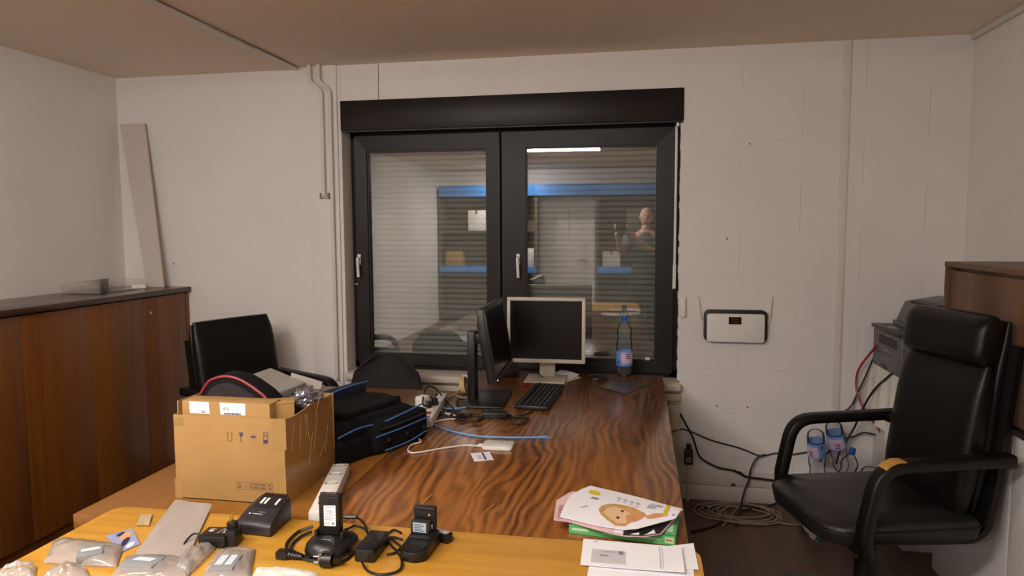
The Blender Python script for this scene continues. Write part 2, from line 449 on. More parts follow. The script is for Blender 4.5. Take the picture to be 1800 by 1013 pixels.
# a crack between two boards above the window
obj('crack', MB().tube([(-1.5295, YB - 0.0003, 2.31), (-1.531, YB - 0.0003, 2.38), (-1.527, YB - 0.0003, 2.44), (-1.529, YB - 0.0003, 2.518)], 0.0018, 5), mat('gap_dark', (70, 58, 50), 0.9), wall_back)
for px, py in ((1318, 253), (1260, 714), (1314, 716), (305, 464), (578, 288), (1278, 420)):
    p = ony(px, py, YB); obj('nail_hole', MB().cyl((p.x, YB - .0005, p.z), (p.x, YB + .001, p.z), 0.0045, n=8), mat('hole_dark', (64, 54, 50), 0.9), wall_back)

t = empty_struct('trim_1')      # strip along the ceiling joint
sp = MB()
path = [V((-2.046 + 0.006 * sin(k * 1.7), YF + (YB - YF) * k / 24, ZC - 0.0145 - (0.004 if k % 5 == 2 else 0))) for k in range(25)]
sp.tube(path, 0.01, 8, flat=(0.0035, 0.02), up=(0, 0, 1)); obj('cover_strip', sp, TRIMW, t)
struct(obj('trim_2', MB().box(1.043, 1.083, YB - 0.008, YB, 0.505, ZC, 0.002), TRIMW))
struct(obj('trim_3', MB().box(XR - 0.022, XR, YF, YB, ZC - 0.03, ZC, 0.004), TRIMW))
struct(obj('trim_4', MB().box(-1.985, -1.79, YB - 0.014, YB, 0.02, ZC, 0.003), PAINT))
b = empty_struct('baseboard_back')   # two-storey cable duct
obj('duct_lower', MB().box(0.25, 1.19, YB - 0.022, YB, 0.0, 0.086, 0.002), TRIMW, b)
obj('duct_upper', MB().box(0.25, 1.19, YB - 0.016, YB, 0.089, 0.172, 0.002), TRIMW, b)
p = ony(1289, 853, YB - .016)
obj('socket_clip', MB().box(p.x - .011, p.x + .011, YB - .02, YB - .015, p.z - .006, p.z + .009), mat('rust', (92, 58, 40), 0.7), b)

# heating pipes on the wall left of the window
for k, (xs, zend) in enumerate((((-1.945, -1.878), 1.745), ((-1.888, -1.825), 0.62))):
    c = thing('heating_pipe', ['thin white pipe beside the window ending in a bracket halfway down', 'thin white pipe nearest the window, running down towards the floor'][k], 'pipe', (xs[1], YB, zend), group='wall pipes')
    yy = YB - 0.032
    pts = round_path([(xs[0], yy - .012, 2.519), (xs[0], yy - .012, 2.42), (xs[1], yy, 2.372), (xs[1], yy, zend)], 0.03)
    obj('tube', MB().tube([q - c.location for q in pts], 0.0115, 10), TRIMW, c)
    if k == 0:
        obj('bracket', MB().box(-.028, .034, -.03, -.014, -.012, .016, .002), mat('bracket_grey', (190, 184, 176), .5), c)
        for sx in (-.022, .028): obj('clip', MB().box(sx - .005, sx + .005, -.034, -.014, -.016, .018), mat('clip_dark', (120, 112, 104), .5), c)

# ---------------------------------------------------------------- the window
FY = 4.13
w = empty_struct('window_1')
fx0, fx1 = WX0 + 0.002, WX1 - 0.006
fz0, fz1 = 0.672, 2.15
pl = (ony(647, 268, FY), ony(853.5, 264, FY)); pr = (ony(926.5, 260, FY), ony(1154, 257, FY))
pz0, pz1 = 0.766, 2.014
fr = MB()
fr.box(fx0, fx0 + .045, FY, FY + .07, fz0, fz1).box(fx1 - .045, fx1, FY, FY + .07, fz0, fz1)
fr.box(fx0, fx1, FY, FY + .07, fz1 - .05, fz1).box(fx0, fx1, FY, FY + .07, fz0, fz0 + .04)
obj('frame', fr, FRAME, w, smooth=0)
mid = ony(882, 450, FY).x
for k, (x0, x1, gx0, gx1) in enumerate(((fx0 + .03, mid - .006, pl[0].x, pl[1].x), (mid + .006, fx1 - .03, pr[0].x, pr[1].x))):
    s = MB(); y0, y1 = FY - .018, FY + .06
    sz0, sz1 = fz0 + .025, fz1 - .032
    def frame_ring(x0, x1, z0, z1, gx0, gx1, gz0, gz1, y0, y1):
        o = [(x0, z0), (x1, z0), (x1, z1), (x0, z1)]; i = [(gx0, gz0), (gx1, gz0), (gx1, gz1), (gx0, gz1)]
        for a in range(4):
            c = (a + 1) % 4; e = 0.0008
            s.hexa([(o[a][0], y0, o[a][1]), (o[c][0], y0, o[c][1]), (i[c][0], y0 + .006, i[c][1]), (i[a][0], y0 + .006, i[a][1]),
                    (o[a][0], y1, o[a][1]), (o[c][0], y1, o[c][1]), (i[c][0], y1, i[c][1]), (i[a][0], y1, i[a][1])])
    frame_ring(x0, x1, sz0, sz1, gx0 - .008, gx1 + .008, pz0 - .008, pz1 + .008, y0, y1)
    sa = obj('sash', s, FRAME, w, smooth=0)
    gb = MB()   # black glazing seal
    for a in ((gx0 - .01, gx0, pz0, pz1), (gx1, gx1 + .01, pz0, pz1), (gx0 - .01, gx1 + .01, pz0 - .01, pz0), (gx0 - .01, gx1 + .01, pz1, pz1 + .01)):
        gb.box(a[0], a[1], FY + .0, FY + .03, a[2], a[3])
    obj('seal', gb, RUBBER, sa, smooth=0)
    cx = (gx0 + gx1) / 2; hw = (gx1 - gx0) / 2 + .004
    pane = obj('pane', MB().poly([(-hw, 0, pz0 - .004), (hw, 0, pz0 - .004), (hw, 0, pz1 + .004), (-hw, 0, pz1 + .004)]), GLASS, sa, smooth=0)
    pane.location = (cx, FY + .02, 0)
    if k == 1: pane.rotation_euler = (0, 0, rad(1.45))      # the sash is not quite shut
    hp = ony((632, 911)[k], 457, FY - .018)
    h = MB(); h.box(hp.x - .011, hp.x + .011, FY - .028, FY - .018, hp.z - .03, hp.z + .036, .003)
    h.tube(round_path([(hp.x, FY - .02, hp.z + .012), (hp.x, FY - .052, hp.z + .012), (hp.x + .006, FY - .056, hp.z - .105)], .014), .009, 8)
    obj('handle', h, PLASTICW, sa, label='white window handle')
    hg = MB(); hx = (x1 + .001) if k == 0 else (x1 - .004)
    hg.cyl((hx, y0 - .006, 2.07), (hx, y0 - .006, 2.13), .006, n=10); obj('hinge', hg, mat('hinge_dark', (58, 52, 50), .35, .6), sa)
    if k == 0:
        q = ony(627, 500, FY - .018); obj('latch', MB().box(q.x - .014, q.x + .008, FY - .024, FY - .017, q.z - .004, q.z + .006, .002), STEEL, sa)
    else:
        q = ony(1138, 631, FY + .0); obj('sticker', MB().box(q.x - .013, q.x + .013, FY + .004, FY + .006, q.z - .009, q.z + .009), PLASTICW, sa, smooth=0)
    # mitre joints of the sash corners
    mj = MB()
    for (ax, az, bx, bz) in ((x0, sz1, gx0 - .01, pz1 + .01), (x1, sz1, gx1 + .01, pz1 + .01)):
        mj.tube([(ax, y0 - .0003, az), (bx, y0 + .006, bz)], .0012, 4)
    obj('mitre_joint', mj, RUBBER, sa)
# roller shutter let down outside: one object for each slat
slat = MB()
prof = [(-.004, -.0002), (.0015, .0035), (.0045, .012), (.0045, .021), (.0015, .0285), (-.004, .0325)]
for i in range(len(prof) - 1):
    (y0, z0), (y1, z1) = prof[i], prof[i + 1]
    slat.poly([(WX0, -y0, z0), (WX1, -y0, z0), (WX1, -y1, z1), (WX0, -y1, z1)])
sl = obj('shutter_slat', slat, SHUT, w); sl.location = (0, FY + .115, 0.70)
for k in range(1, 43):
    o = sl.copy(); COL.objects.link(o); o.parent = w; o.location = (0, FY + .115, 0.70 + k * 0.0335)
obj('shutter_backing', MB().box(WX0, WX1, FY + .128, FY + .135, 0.66, 2.3), mat('shutter_gap', (108, 106, 100), .8), w, smooth=0)
obj('shutter_box', MB().box(WX0, WX1, YB - .012, FY + .05, 2.132, WZ1, .003), FRAME, w)
obj('shutter_box_lip', MB().box(WX0 + .004, WX1 - .004, YB - .002, YB + .03, 2.124, 2.132), RUBBER, w, smooth=0)
obj('window_sill', MB().box(WX0 + .005, WX1 + .004, YB - .055, FY + .06, 0.628, 0.667, .004), mat('sill_stone', (214, 204, 190), .4, var=.06, vscale=30), w)
a = ony(1192, 214, FY - .035); c = ony(1185, 508, FY - .035)
st = MB(); st.tube([(c.x + .001, FY - .035, a.z), (c.x, FY - .035, c.z + .12)], .006, 8, flat=(.002, .007), up=(0, 1, 0)); obj('strap', st, PLASTICW, w)
st = MB(); st.tube([(c.x, FY - .037, c.z + .14), (c.x - .001, FY - .037, c.z)], .006, 8, flat=(.003, .0095), up=(0, 1, 0)); obj('strap_grip', st, PLASTICW, w)
st = MB(); st.tube([(c.x, FY - .036, c.z), (WX1 - .004, YB + .02, c.z - .04), (WX1 + .008, YB - .006, c.z - .055)], .006, 6); obj('strap_guide', st, PLASTICD, w)
obj('strap_winder', MB().box(WX1 - .004, WX1 + .026, YB - .022, YB, 1.045, 1.155, .004), PLASTICW, w)
obj('strap_pulley', MB().box(WX1 - .035, WX1 - .018, YB + .01, YB + .03, 2.10, 2.13, .003), STEEL, w)
# ragged plaster edge at the right reveal
rp = MB(); n = 40
for k in range(n):
    z0 = .68 + (2.12 - .68) * k / n; d = .003 + .006 * random.random()
    rp.box(WX1 - .008 - d, WX1 + .001, YB + .001, YB + .05, z0, z0 + (2.12 - .68) / n)
obj('plaster_edge', rp, PAINT, w, smooth=0)

# radiator under the sill
R = thing('radiator', 'cream panel radiator under the window sill, mostly behind the desks', 'radiator', (-0.75, 3.975, 0))
obj('panel', MB().box(-.98, .985, -.012, .02, .16, .545, .006), RADI, R)
obj('top_grille', MB().box(-.98, .985, -.012, .022, .568, .608, .003), RADI, R)
fin = obj('fin', MB().box(0, .004, -.014, -.004, .545, .57), RADI, R, smooth=0); fin.location = (-.97, 0, 0)
for k in range(1, 130):
    o = fin.copy(); COL.objects.link(o); o.parent = R; o.location = (-.97 + k * .015, 0, 0)
g = obj('groove_rib', MB().box(0, .035, -.018, -.011, .19, .52, .003), RADI, R); g.location = (.93, 0, 0)
for k in range(1, 38):
    o = g.copy(); COL.objects.link(o); o.parent = R; o.location = (.93 - k * .05, 0, 0)
for x in (-.8, .8): obj('wall_bracket', MB().box(x - .02, x + .02, .0, .024, .1, .2), RADI, R)
obj('foot', MB().box(-.82, -.79, -.01, .02, 0, .17), RADI, R); obj('foot', MB().box(.79, .82, -.01, .02, 0, .17), RADI, R)
vv = thing('radiator_valve', 'dark radiator valve and pipe low on the wall beside the desk', 'valve', (0.285, 3.955, 0))
obj('body', MB().box(-.026, .022, -.045, .0, .22, .305, .006), PLASTICB, vv); obj('knob', MB().cyl((-.0, -.04, .255), (-.0, -.004, .255), .022, n=14).cyl((.0, -.02, .29), (.0, -.02, .335), .014, n=12), PLASTICB, vv)
obj('pipe', MB().cyl((0, -.005, 0), (0, -.005, .25), .010, n=10), RADI, vv)
obj('label_plate', MB().box(-.016, .012, -.0475, -.045, .235, .265), mat('plate_grey', (120, 124, 122), .5), vv)

# ---------------------------------------------------------------- left sideboard
SX = -2.83
sb = thing('sideboard', 'long low brown wooden sideboard along the left wall', 'sideboard', (-3.06, 2.6, 0))
def sbw(x, y, z): return (x + 3.06, y - 2.6, z)
obj('carcass', MB().box(-.225, .205, -1.3, 1.38, .0, 1.14), TEAK, sb, smooth=0)
obj('end_panel', MB().box(-.225, .228, 1.362, 1.385, 0, 1.155, .002), TEAK, sb)
obj('top', MB().box(-.228, .245, -1.31, 1.392, 1.155, 1.185, .003), TEAKTOP, sb)
ys = [1.3, 1.93, 2.34, 2.755, 3.17, 3.57, 3.955]
for k in range(6):
    d = obj('door', MB().box(.206, .228, ys[k] - 2.6 + .0015, ys[k + 1] - 2.6 - .0015, .06, 1.148, .0015), TEAK, sb)
    if k in (2, 5, 3):
        y = {2: 2.80 - .0, 5: 3.62, 3: 3.1}[k]
        if k != 3:
            y = ony(54, 592, 1).y and (onx(54, 592, SX).y if k == 2 else onx(265, 550, SX).y)
            z = onx(54, 592, SX).z if k == 2 else onx(265, 550, SX).z
            y = y - 2.6
            obj('lock', MB().cyl((.226, y, z), (.231, y, z), .009, n=14), STEEL, d, label='small round metal lock')
# leaning board, plastic sheet, adapter on the sideboard
a0 = ony(262, 497, 3.93); a1 = ony(299, 497, 3.93)
bd = MB()
zt = 1.186
bl, br_ = V((-3.06, 3.90, zt)), V((-2.94, 3.90, zt)); tl = ony(213, 219, 3.985); tr = ony(256, 217, 3.985)
dv = V((0, .013, 0))
bd.hexa([bl, br_, br_ + dv, bl + dv, tl - dv, tr - dv, tr, tl])
tag(obj('shelf_board', bd, mat('white_laminate', (206, 196, 186), .5), smooth=0), 'narrow white board leaning in the corner on top of the sideboard', 'board')
fo = thing('plastic_tray', 'clear plastic tray lying on the sideboard by the leaning board', 'tray', (-3.12, 3.62, 1.186), rad(4))
tm = MB(); tm.box(-.12, .12, -.2, .2, 0, .002)
obj('tray_base', tm, CLEARP, fo, smooth=0)
tm = MB(); tm.box(-.12, -.118, -.2, .2, .002, .06).box(-.12, .12, .198, .2, .002, .06).box(-.12, .12, -.2, -.198, .002, .06); obj('tray_wall', tm, CLEARP, fo, smooth=0)
q = onz(246, 507, 1.186)
ad = thing('small_white_box', 'small white plastic box on the sideboard corner', 'box', (q.x, q.y, 1.186), rad(20))
obj('case', MB().box(-.04, .04, -.025, .025, 0, .022, .004), PLASTICW, ad); obj('lid_line', MB().box(-.0405, .0405, -.0255, .0255, .013, .0145), INKL, ad, smooth=0)
q1 = onz(282, 501, 1.188)
cable([(q1.x - .05, q1.y - .02, 1.189), (q1.x - .01, q1.y + .02, 1.189), (q1.x + .02, q1.y - .03, 1.189), (q1.x + .05, q1.y + .01, 1.19)], .003, WHITECABLE, 'short white cord lying beside the small white box on the sideboard')

# ---------------------------------------------------------------- desks
DZ, LZ = 0.72, 0.76
def panel_desk(name, label, x0, x1, y0, y1, z, top, thick, leg, edge=None, rounded=False):
    d = thing(name, label, 'desk', ((x0 + x1) / 2, (y0 + y1) / 2, 0))
    hx, hy = (x1 - x0) / 2, (y1 - y0) / 2
    if rounded:
        r = .04; pts = []
        for cx, cy, a0 in ((hx - r, hy - r, 0), (-hx + r, hy - r, 90), (-hx + r, -hy + r, 180), (hx - r, -hy + r, 270)):
            for k in range(7): a = rad(a0 + k * 15); pts.append((cx + r * cos(a), cy + r * sin(a)))
        obj('tabletop', MB().prism(pts, thick, Matrix.Translation((0, 0, z - thick)), bev=.002), top, d)
    else:
        obj('tabletop', MB().box(-hx, hx, -hy, hy, z - thick, z, .0025), top, d)
    for sx in (-1, 1):
        for sy in (-1, 1):
            obj('leg', MB().box(sx * (hx - .05) - .03, sx * (hx - .05) + .03, sy * (hy - .06) - .03, sy * (hy - .06) + .03, 0, z - thick, .003), leg, d)
    ap = MB()
    for sy in (-1, 1): ap.box(-hx + .08, hx - .08, sy * (hy - .06) - .01, sy * (hy - .06) + .01, z - thick - .09, z - thick)
    obj('apron', ap, leg, d, smooth=0)
    return d
panel_desk('desk', 'plain brown wooden desk under the cardboard box and black bag', -1.612, -0.902, 1.70, 3.38, DZ, PLAIN, .045, EDGEW)
panel_desk('desk', 'glossy rosewood desk with swirling grain carrying the two monitors', -0.900, 0.135, 1.72, 3.925, DZ, ROSE, .045, EDGEW)
panel_desk('desk', 'honey-coloured wooden desk in the foreground strewn with chargers and plastic bags', -1.452, 0.152, 0.90, 1.692, LZ, HONEY, .036, EDGEW, rounded=True)

# ---------------------------------------------------------------- chairs
def arm_chair(name, label, loc, rot, top_z, head, worn, seat_z=.52, arm_z=.735, arm_col=None):
    c = thing(name, label, 'armchair', loc, rot)
    # seat cushion: rounded plan, soft edges
    def seat_fn(top):
        pass
    s = MB(); pts = []
    hw, fr_, bk = .265, .30, -.27
    for cx, cy, r, a0 in ((fr_ - .12, hw - .12, .12, 0), (bk + .04, hw - .04, .04, 90), (bk + .04, -hw + .04, .04, 180), (fr_ - .12, -hw + .12, .12, 270)):
        for k in range(7): a = rad(a0 + k * 15); pts.append((cx + r * cos(a), cy + r * sin(a)))
    n = len(pts); rings = []
    for (sc, z) in ((.90, -.085), (.975, -.07), (1.0, -.035), (.985, -.012), (.93, -.002), (.6, .0), (.2, -.004)):
        rings.append([s.bm.verts.new((p[0] * sc + (1 - sc) * .015, p[1] * sc, seat_z + z - .012 * (p[0] * sc > .2) * (sc > .9))) for p in pts])
    for a, b2 in zip(rings[:-1], rings[1:]):
        for k in range(n): s.bm.faces.new((a[k], a[(k + 1) % n], b2[(k + 1) % n], b2[k]))
    s.bm.faces.new(rings[-1]); s.bm.faces.new(rings[0][::-1])
    seat = obj('seat', s, worn, c, smooth=60)
    edge = [V((p[0] * 1.0, p[1] * 1.0, seat_z - .03)) for p in pts]; edge.append(edge[0])
    obj('seam', MB().tube(edge, .004, 6), LEATHER, seat)
    # L-shaped shell below the seat and behind the back
    prof = [(.20, seat_z - .075), (-.25, seat_z - .085), (-.30, seat_z - .05), (-.335, seat_z + .15), (-.385, top_z - .10)]
    path = round_path([(p[0], 0, p[1]) for p in prof], .07)
    obj('shell', MB().tube(path, .03, 12, flat=(.022, .245), up=(0, 0, -1)), LEATHER, c, smooth=60)
    # backrest cushion
    def back(z0, z1, thick, hwid, xo=0.0):
        m = MB()
        def cen(z):
            tt = (z - seat_z) / (top_z - seat_z)
            return -.235 - .105 * tt + xo
        N = 10; rr = []
        for i in range(N + 1):
            tz = i / N; z = z0 + (z1 - z0) * tz
            e = max(0.0, 1 - (abs(tz - .5) * 2) ** 5)
            th = thick * (.35 + .65 * e); hh = hwid * (.93 + .07 * e)
            ring = []
            for k in range(24):
                a = 2 * pi * k / 24; ca, sa = cos(a), sin(a)
                y = math.copysign(abs(sa) ** .35, sa) * hh; x = math.copysign(abs(ca) ** .6, ca) * th
                x += .018 * (y / hwid) ** 2
                ring.append(m.bm.verts.new((cen(z) + x, y, z)))
            rr.append(ring)
        for a, b2 in zip(rr[:-1], rr[1:]):
            for k in range(24): m.bm.faces.new((a[k], a[(k + 1) % 24], b2[(k + 1) % 24], b2[k]))
        m.bm.faces.new(rr[0][::-1]); m.bm.faces.new(rr[-1])
        return m
    if head:
        obj('backrest', back(seat_z - .02, top_z - .175, .05, .225), LEATHER, c, smooth=60)
        obj('headrest', back(top_z - .18, top_z, .062, .218, .012), LEATHER, c, smooth=60)
        obj('back_panel', back(seat_z + .0, top_z - .02, .032, .212, -.055), LEATHER, c, smooth=60)
    else:
        obj('backrest', back(seat_z - .02, top_z, .045, .25), LEATHER, c, smooth=60)
        obj('back_panel', back(seat_z + .0, top_z - .02, .03, .24, -.05), LEATHER, c, smooth=60)
    for sy in (-1, 1):
        y = sy * .302
        path = round_path([(-.315, y, arm_z + .012), (.155, y, arm_z), (.205, y, seat_z - .03), (.19, y, seat_z - .10)], .085)
        a = obj('armrest', MB().tube(path, .03, 14, flat=(.021, .029), up=(0, 0, 1)), LEATHER, c, smooth=60)
        if arm_col and sy == arm_col:
            pp = [V((.075, y, arm_z + .0215)), V((.105, y, arm_z + .0215)), V((.132, y - sy * .0, arm_z + .009)), V((.146, y, arm_z - .004))]
            obj('torn_patch', MB().tube(pp, .012, 8, flat=(.0025, .024), up=(0, 0, 1)), YELLOWFOAM, a, label='bare yellow foam where the leather is torn')
        obj('arm_strut', MB().box(-.30, -.24, min(sy * .235, sy * .30), max(sy * .235, sy * .30), arm_z - .015, arm_z + .02, .005), LEATHER, c)
        obj('arm_bracket', MB().box(.15, .20, min(sy * .2, sy * .302), max(sy * .2, sy * .302), seat_z - .11, seat_z - .07, .005), LEATHER, c)
    obj('mechanism', MB().box(-.12, .12, -.09, .09, seat_z - .16, seat_z - .085, .01), PLASTICB, c)
    obj('column', MB().cyl((0, 0, .10), (0, 0, seat_z - .15), .03, n=18).cyl((0, 0, .12), (0, 0, .27), .042, n=18), PLASTICB, c)
    for k in range(5):
        a = rad(72 * k + 20); dx, dy = cos(a), sin(a)
        l = obj('base_leg', MB().tube([(dx * .02, dy * .02, .125), (dx * .16, dy * .16, .11), (dx * .30, dy * .30, .075)], .02, 10, flat=(.016, .028), up=(0, 0, 1)), PLASTICB, c)
        px_, py_ = -dy * .02, dx * .02
        obj('caster', MB().cyl((dx * .30 + px_ * 1.2, dy * .30 + py_ * 1.2, .028), (dx * .30 + px_ * .2, dy * .30 + py_ * .2, .028), .028, n=16).cyl((dx * .30 - px_ * .2, dy * .30 - py_ * .2, .028), (dx * .30 - px_ * 1.2, dy * .30 - py_ * 1.2, .028), .028, n=16).cyl((dx * .30, dy * .30, .03), (dx * .30, dy * .30, .085), .008, n=8), PLASTICB, l)
    return c
arm_chair('office_armchair', 'black high-back leather office armchair with worn seat and torn arm', (.875, 2.80, 0), rad(195), 1.225, True, LEATHERWORN, arm_col=1)
arm_chair('office_armchair', 'black low-back leather armchair behind the cardboard box by the sideboard', (-1.94, 3.395, 0), rad(-22.8), 1.052, False, LEATHER, seat_z=.46, arm_z=.688)

# small charcoal shell chair tucked behind the brown desk
sc = thing('visitor_chair', 'charcoal chair with rounded low back tucked between the desk and the window', 'chair', (-1.375, 3.47, 0))
def vback(u, v):
    z = .50 + .34 * v; wdt = .225 - .05 * v
    if v > .55: wdt = (.225 - .05 * v) * math.sqrt(max(0.0, 1 - ((v - .55) / .45) ** 2.6 * .72))
    x = (u - .5) * 2 * wdt
    if v > .8: z = .50 + .34 * (.8 + (v - .8)) - .02 * (abs(u - .5) * 2) ** 3
    return (x, .17 + .05 * v - .06 * (abs(u - .5) * 2) ** 2, z)
obj('backrest', MB().surf(vback, 16, 16, .014), FABRICG, sc, smooth=60)
obj('seat', MB().box(-.215, .215, -.22, .17, .425, .465, .018, 3), FABRICG, sc)
for sx in (-1, 1):
    for sy in (-1, 1):
        obj('leg', MB().tube([(sx * .18, sy * .15 - .02, .43), (sx * .21, sy * .2 - .02, 0)], .011, 10), PLASTICB, sc)
    obj('back_support', MB().tube([(sx * .15, .13, .44), (sx * .16, .19, .50), (sx * .15, .205, .62)], .010, 8), PLASTICB, sc)

# ---------------------------------------------------------------- right side: low white unit, wooden cabinet, printer stand
wu = thing('white_low_unit', 'low white unit against the right wall under the wooden cabinet', 'cabinet', (1.49, 2.36, 0))
obj('carcass', MB().box(-.15, .178, -.9, .98, 0, .80, .002), PAINT, wu)
obj('top', MB().box(-.172, .178, -.9, .985, .80, .82, .003), mat('dark_strip', (58, 40, 30), .5), wu)  # dark brown strip between the white unit and the wooden cabinet
for k in range(3): obj('door', MB().box(-.17, -.151, -.895 + k * .625, -.28 + k * .625 + .005, .0, .797, .002), PAINT, wu)
wc = thing('wooden_cabinet', 'brown wooden cabinet standing on the low white unit at right', 'cabinet', (1.49, 2.40, .82))
obj('carcass', MB().box(-.145, .178, -.85, .915, 0, .55, .002), WALNUT, wc)
obj('top', MB().box(-.18, .178, -.86, .925, .55, .572, .002), WALNUT, wc)
obj('end_panel', MB().box(-.178, .178, .905, .923, 0, .55, .0015), WALNUT, wc)
for k in range(4):
    d = obj('door', MB().box(-.166, -.146, -.85 + k * .4395, -.85 + (k + 1) * .4395 - .003, .012, .535, .0015), WALNUT, wc)
    obj('knob', MB().sphere((-.174, -.85 + k * .4395 + .03, .3), .009, 10), BRASS, d)
q = onz(1795, 466, 1.392)
tag(obj('folded_paper', MB().box(1.50, 1.58, 2.86, 2.98, 1.3925, 1.398, .001), PAPER), 'small white paper lying on top of the brown wooden cabinet', 'paper')

ps = thing('printer_stand', 'white stand holding the printer against the back wall', 'stand', (1.45, 3.72, 0))
obj('body', MB().box(-.20, .2, -.23, .24, 0, .80, .002), PAINT, ps); obj('top', MB().box(-.215, .2, -.24, .245, .80, .82, .003), PAINT, ps)
cl = MB()
def cloth(u, v):
    y = 3.50 + .46 * u; x0 = 1.233
    if v < .25: return (1.233 + .06 * (1 - v / .25), y, .8228)
    d = (v - .25) / .75
    return (x0 - .006 - .02 * d - .012 * sin(u * 26) * d - .008 * sin(u * 11 + 1) * d, y + .012 * sin(d * 3) * (u - .5), .8228 - .30 * d - .02 * sin(u * 7) * d)
cl.surf(cloth, 60, 16, -.0015)
tag(obj('white_cloth', cl, mat('white_cotton', (228, 224, 218), .9), smooth=60), 'white cloth hanging in folds from under the printer', 'cloth')

pn = thing('printer', 'dark grey laser printer with document scanner on the white stand', 'printer', (1.22, 3.53, .8245))
# front faces -X; local x into the printer, y along the front (towards the window)
body = MB(); body.box(.0, .36, 0, .40, .0, .195, .012, 3)
obj('body', body, PRINTG, pn)
obj('paper_tray', MB().box(-.006, .02, .03, .37, .012, .085, .006), PRINTG, pn)
obj('tray_handle', MB().box(-.010, .0, .16, .24, .010, .03, .004), PRINTD, pn)
obj('output_slot', MB().box(-.003, .012, .05, .30, .128, .172, .002), BLACKP, pn, smooth=0)
obj('control_panel', MB().box(-.012, .09, .0, .40, .195, .215, .006), PRINTD, pn)
obj('panel_screen', MB().box(.01, .05, .18, .26, .2152, .2165), mat('lcd', (150, 150, 148), .3), pn, smooth=0)
obj('button', MB().cyl((.03, .12, .214), (.03, .12, .219), .009, n=12), PRINTG, pn); obj('button', MB().cyl((.03, .30, .214), (.03, .30, .219), .009, n=12), PRINTG, pn)
obj('scanner_lid', MB().box(.09, .37, .0, .40, .195, .235, .008), PRINTG, pn)
f = MB(); f.prism([(.10, .235), (.36, .235), (.36, .355), (.30, .365), (.14, .335)], .36, Matrix.Translation((0, .38, 0)) @ Matrix.Rotation(pi / 2, 4, 'X'), bev=.006)
obj('document_feeder', f, PRINTG, pn)
obj('feeder_slot', MB().box(.14, .20, .03, .30, .330, .3475), BLACKP, pn, smooth=0)
S = plane_S((1.22 - .0075, 3.53 + .40, .8245), (0, -1, 0), (0, 0, 1))
badge = decal('badge', [rect(.19, .26, .105, .112)], S, STEEL, None); badge.parent = pn; badge.matrix_parent_inverse = pn.matrix_basis.inverted() if False else Matrix.Translation((-1.22, -3.53, -.8245))

# router on the wall
RX0, RX1 = .358, .694; RZ0, RZ1 = .912, 1.09
ro = thing('wifi_router', 'white wall-mounted router with dark rim, small display and two antennas', 'router', ((RX0 + RX1) / 2, YB, (RZ0 + RZ1) / 2))
hw, hh = (RX1 - RX0) / 2, (RZ1 - RZ0) / 2
def rr_poly(hw, hh, r, n=6):
    pts = []
    for cx, cy, a0 in ((hw - r, hh - r, 0), (-hw + r, hh - r, 90), (-hw + r, -hh + r, 180), (hw - r, -hh + r, 270)):
        for k in range(n + 1): a = rad(a0 + k * 90 / n); pts.append((cx + r * cos(a), cy + r * sin(a)))
    return pts
MX = Matrix.Rotation(pi / 2, 4, 'X')
obj('back_shell', MB().prism(rr_poly(hw, hh, .03), .03, MX, bev=.003), BLACKP, ro)
fm = MB().prism(rr_poly(hw - .015, hh - .010, .014), .012, Matrix.Translation((0.0, -.03, -.010)) @ MX, bev=.004); obj('front_cover', fm, PLASTICW, ro)
obj('display', MB().box(-.038, .030, -.0436, -.0418, .012, .052), mat('dark_red_display', (44, 14, 16), .2), ro, smooth=0)
def RS(x0): return plane_S((x0, -.0438, 0), (1, 0, 0), (0, 0, 1))
dd = decal('display_text', [rect(-.022, .014, .036, .0395), rect(-.022, .016, .021, .0235)], RS(0), glow('dim_red_digits', (110, 30, 34), .06), ro)
for sx in (-1, 1):
    an = MB(); x = sx * (hw + .006)
    an.tube(round_path([(sx * (hw - .01), -.012, .022), (sx * (hw + .014), -.012, .022), (sx * (hw + (.022 if sx > 0 else .033)), -.014, .16)], .008), .0042, 8)
    obj('antenna', an, PLASTICW, ro)

# ---------------------------------------------------------------- cables on the right and coil on the floor
cy = YB - .012
def wpt(px, py, y=None): return ony(px, py, y if y else cy)
cable([wpt(1196, 728), wpt(1205, 745), wpt(1218, 770), wpt(1226, 795), wpt(1235, 808), wpt(1262, 822, 3.965), wpt(1290, 828, 3.965), wpt(1312, 838, 3.96), wpt(1345, 843, 3.955), wpt(1400, 850, 3.955)], .006, RUBBER, 'thick black cable sagging along the wall from the radiator end')
cable([wpt(1180, 760, 3.9), wpt(1197, 755), wpt(1212, 758), wpt(1250, 774), wpt(1300, 788), wpt(1330, 800), wpt(1345, 801), wpt(1365, 797), wpt(1385, 800), wpt(1420, 795)], .0042, RUBBER, 'thin black cable running level along the wall towards the bottles')
cable([wpt(1345, 799, 3.97), wpt(1330, 806, 3.965), wpt(1320, 825, 3.95), wpt(1316, 845, 3.945), wpt(1308, 865, 3.93), onz(1300, 900, .007), onz(1294, 926, .007)], .005, RUBBER, 'black cable dropping from the wall bundle to a plug on the floor')
cable([wpt(1290, 826, 3.953), wpt(1301, 833, 3.948), wpt(1312, 840, 3.951), wpt(1302, 831, 3.944), wpt(1294, 829, 3.95)], .004, RUBBER, 'small knotted loop of black cable above the wall duct')
coil = []
for k in range(150):
    a = k * .33; rr_ = 1 + .14 * sin(k * .61) + .1 * sin(k * .13)
    coil.append(V((.555 + .17 * rr_ * cos(a) + .05 * sin(k * .05), 3.80 + .115 * rr_ * sin(a), .006 + .028 * (.5 + .5 * sin(k * .21)) * k / 150)))
coil += [V((.70, 3.72, .008)), V((.82, 3.70, .006)), V((.95, 3.78, .006))]
tag(obj('cable_coil', MB().tube(smooth_path(coil, 3), .0038, 6), BEIGECABLE), 'loose coil of beige cable on the floor by the wall duct', 'cable')
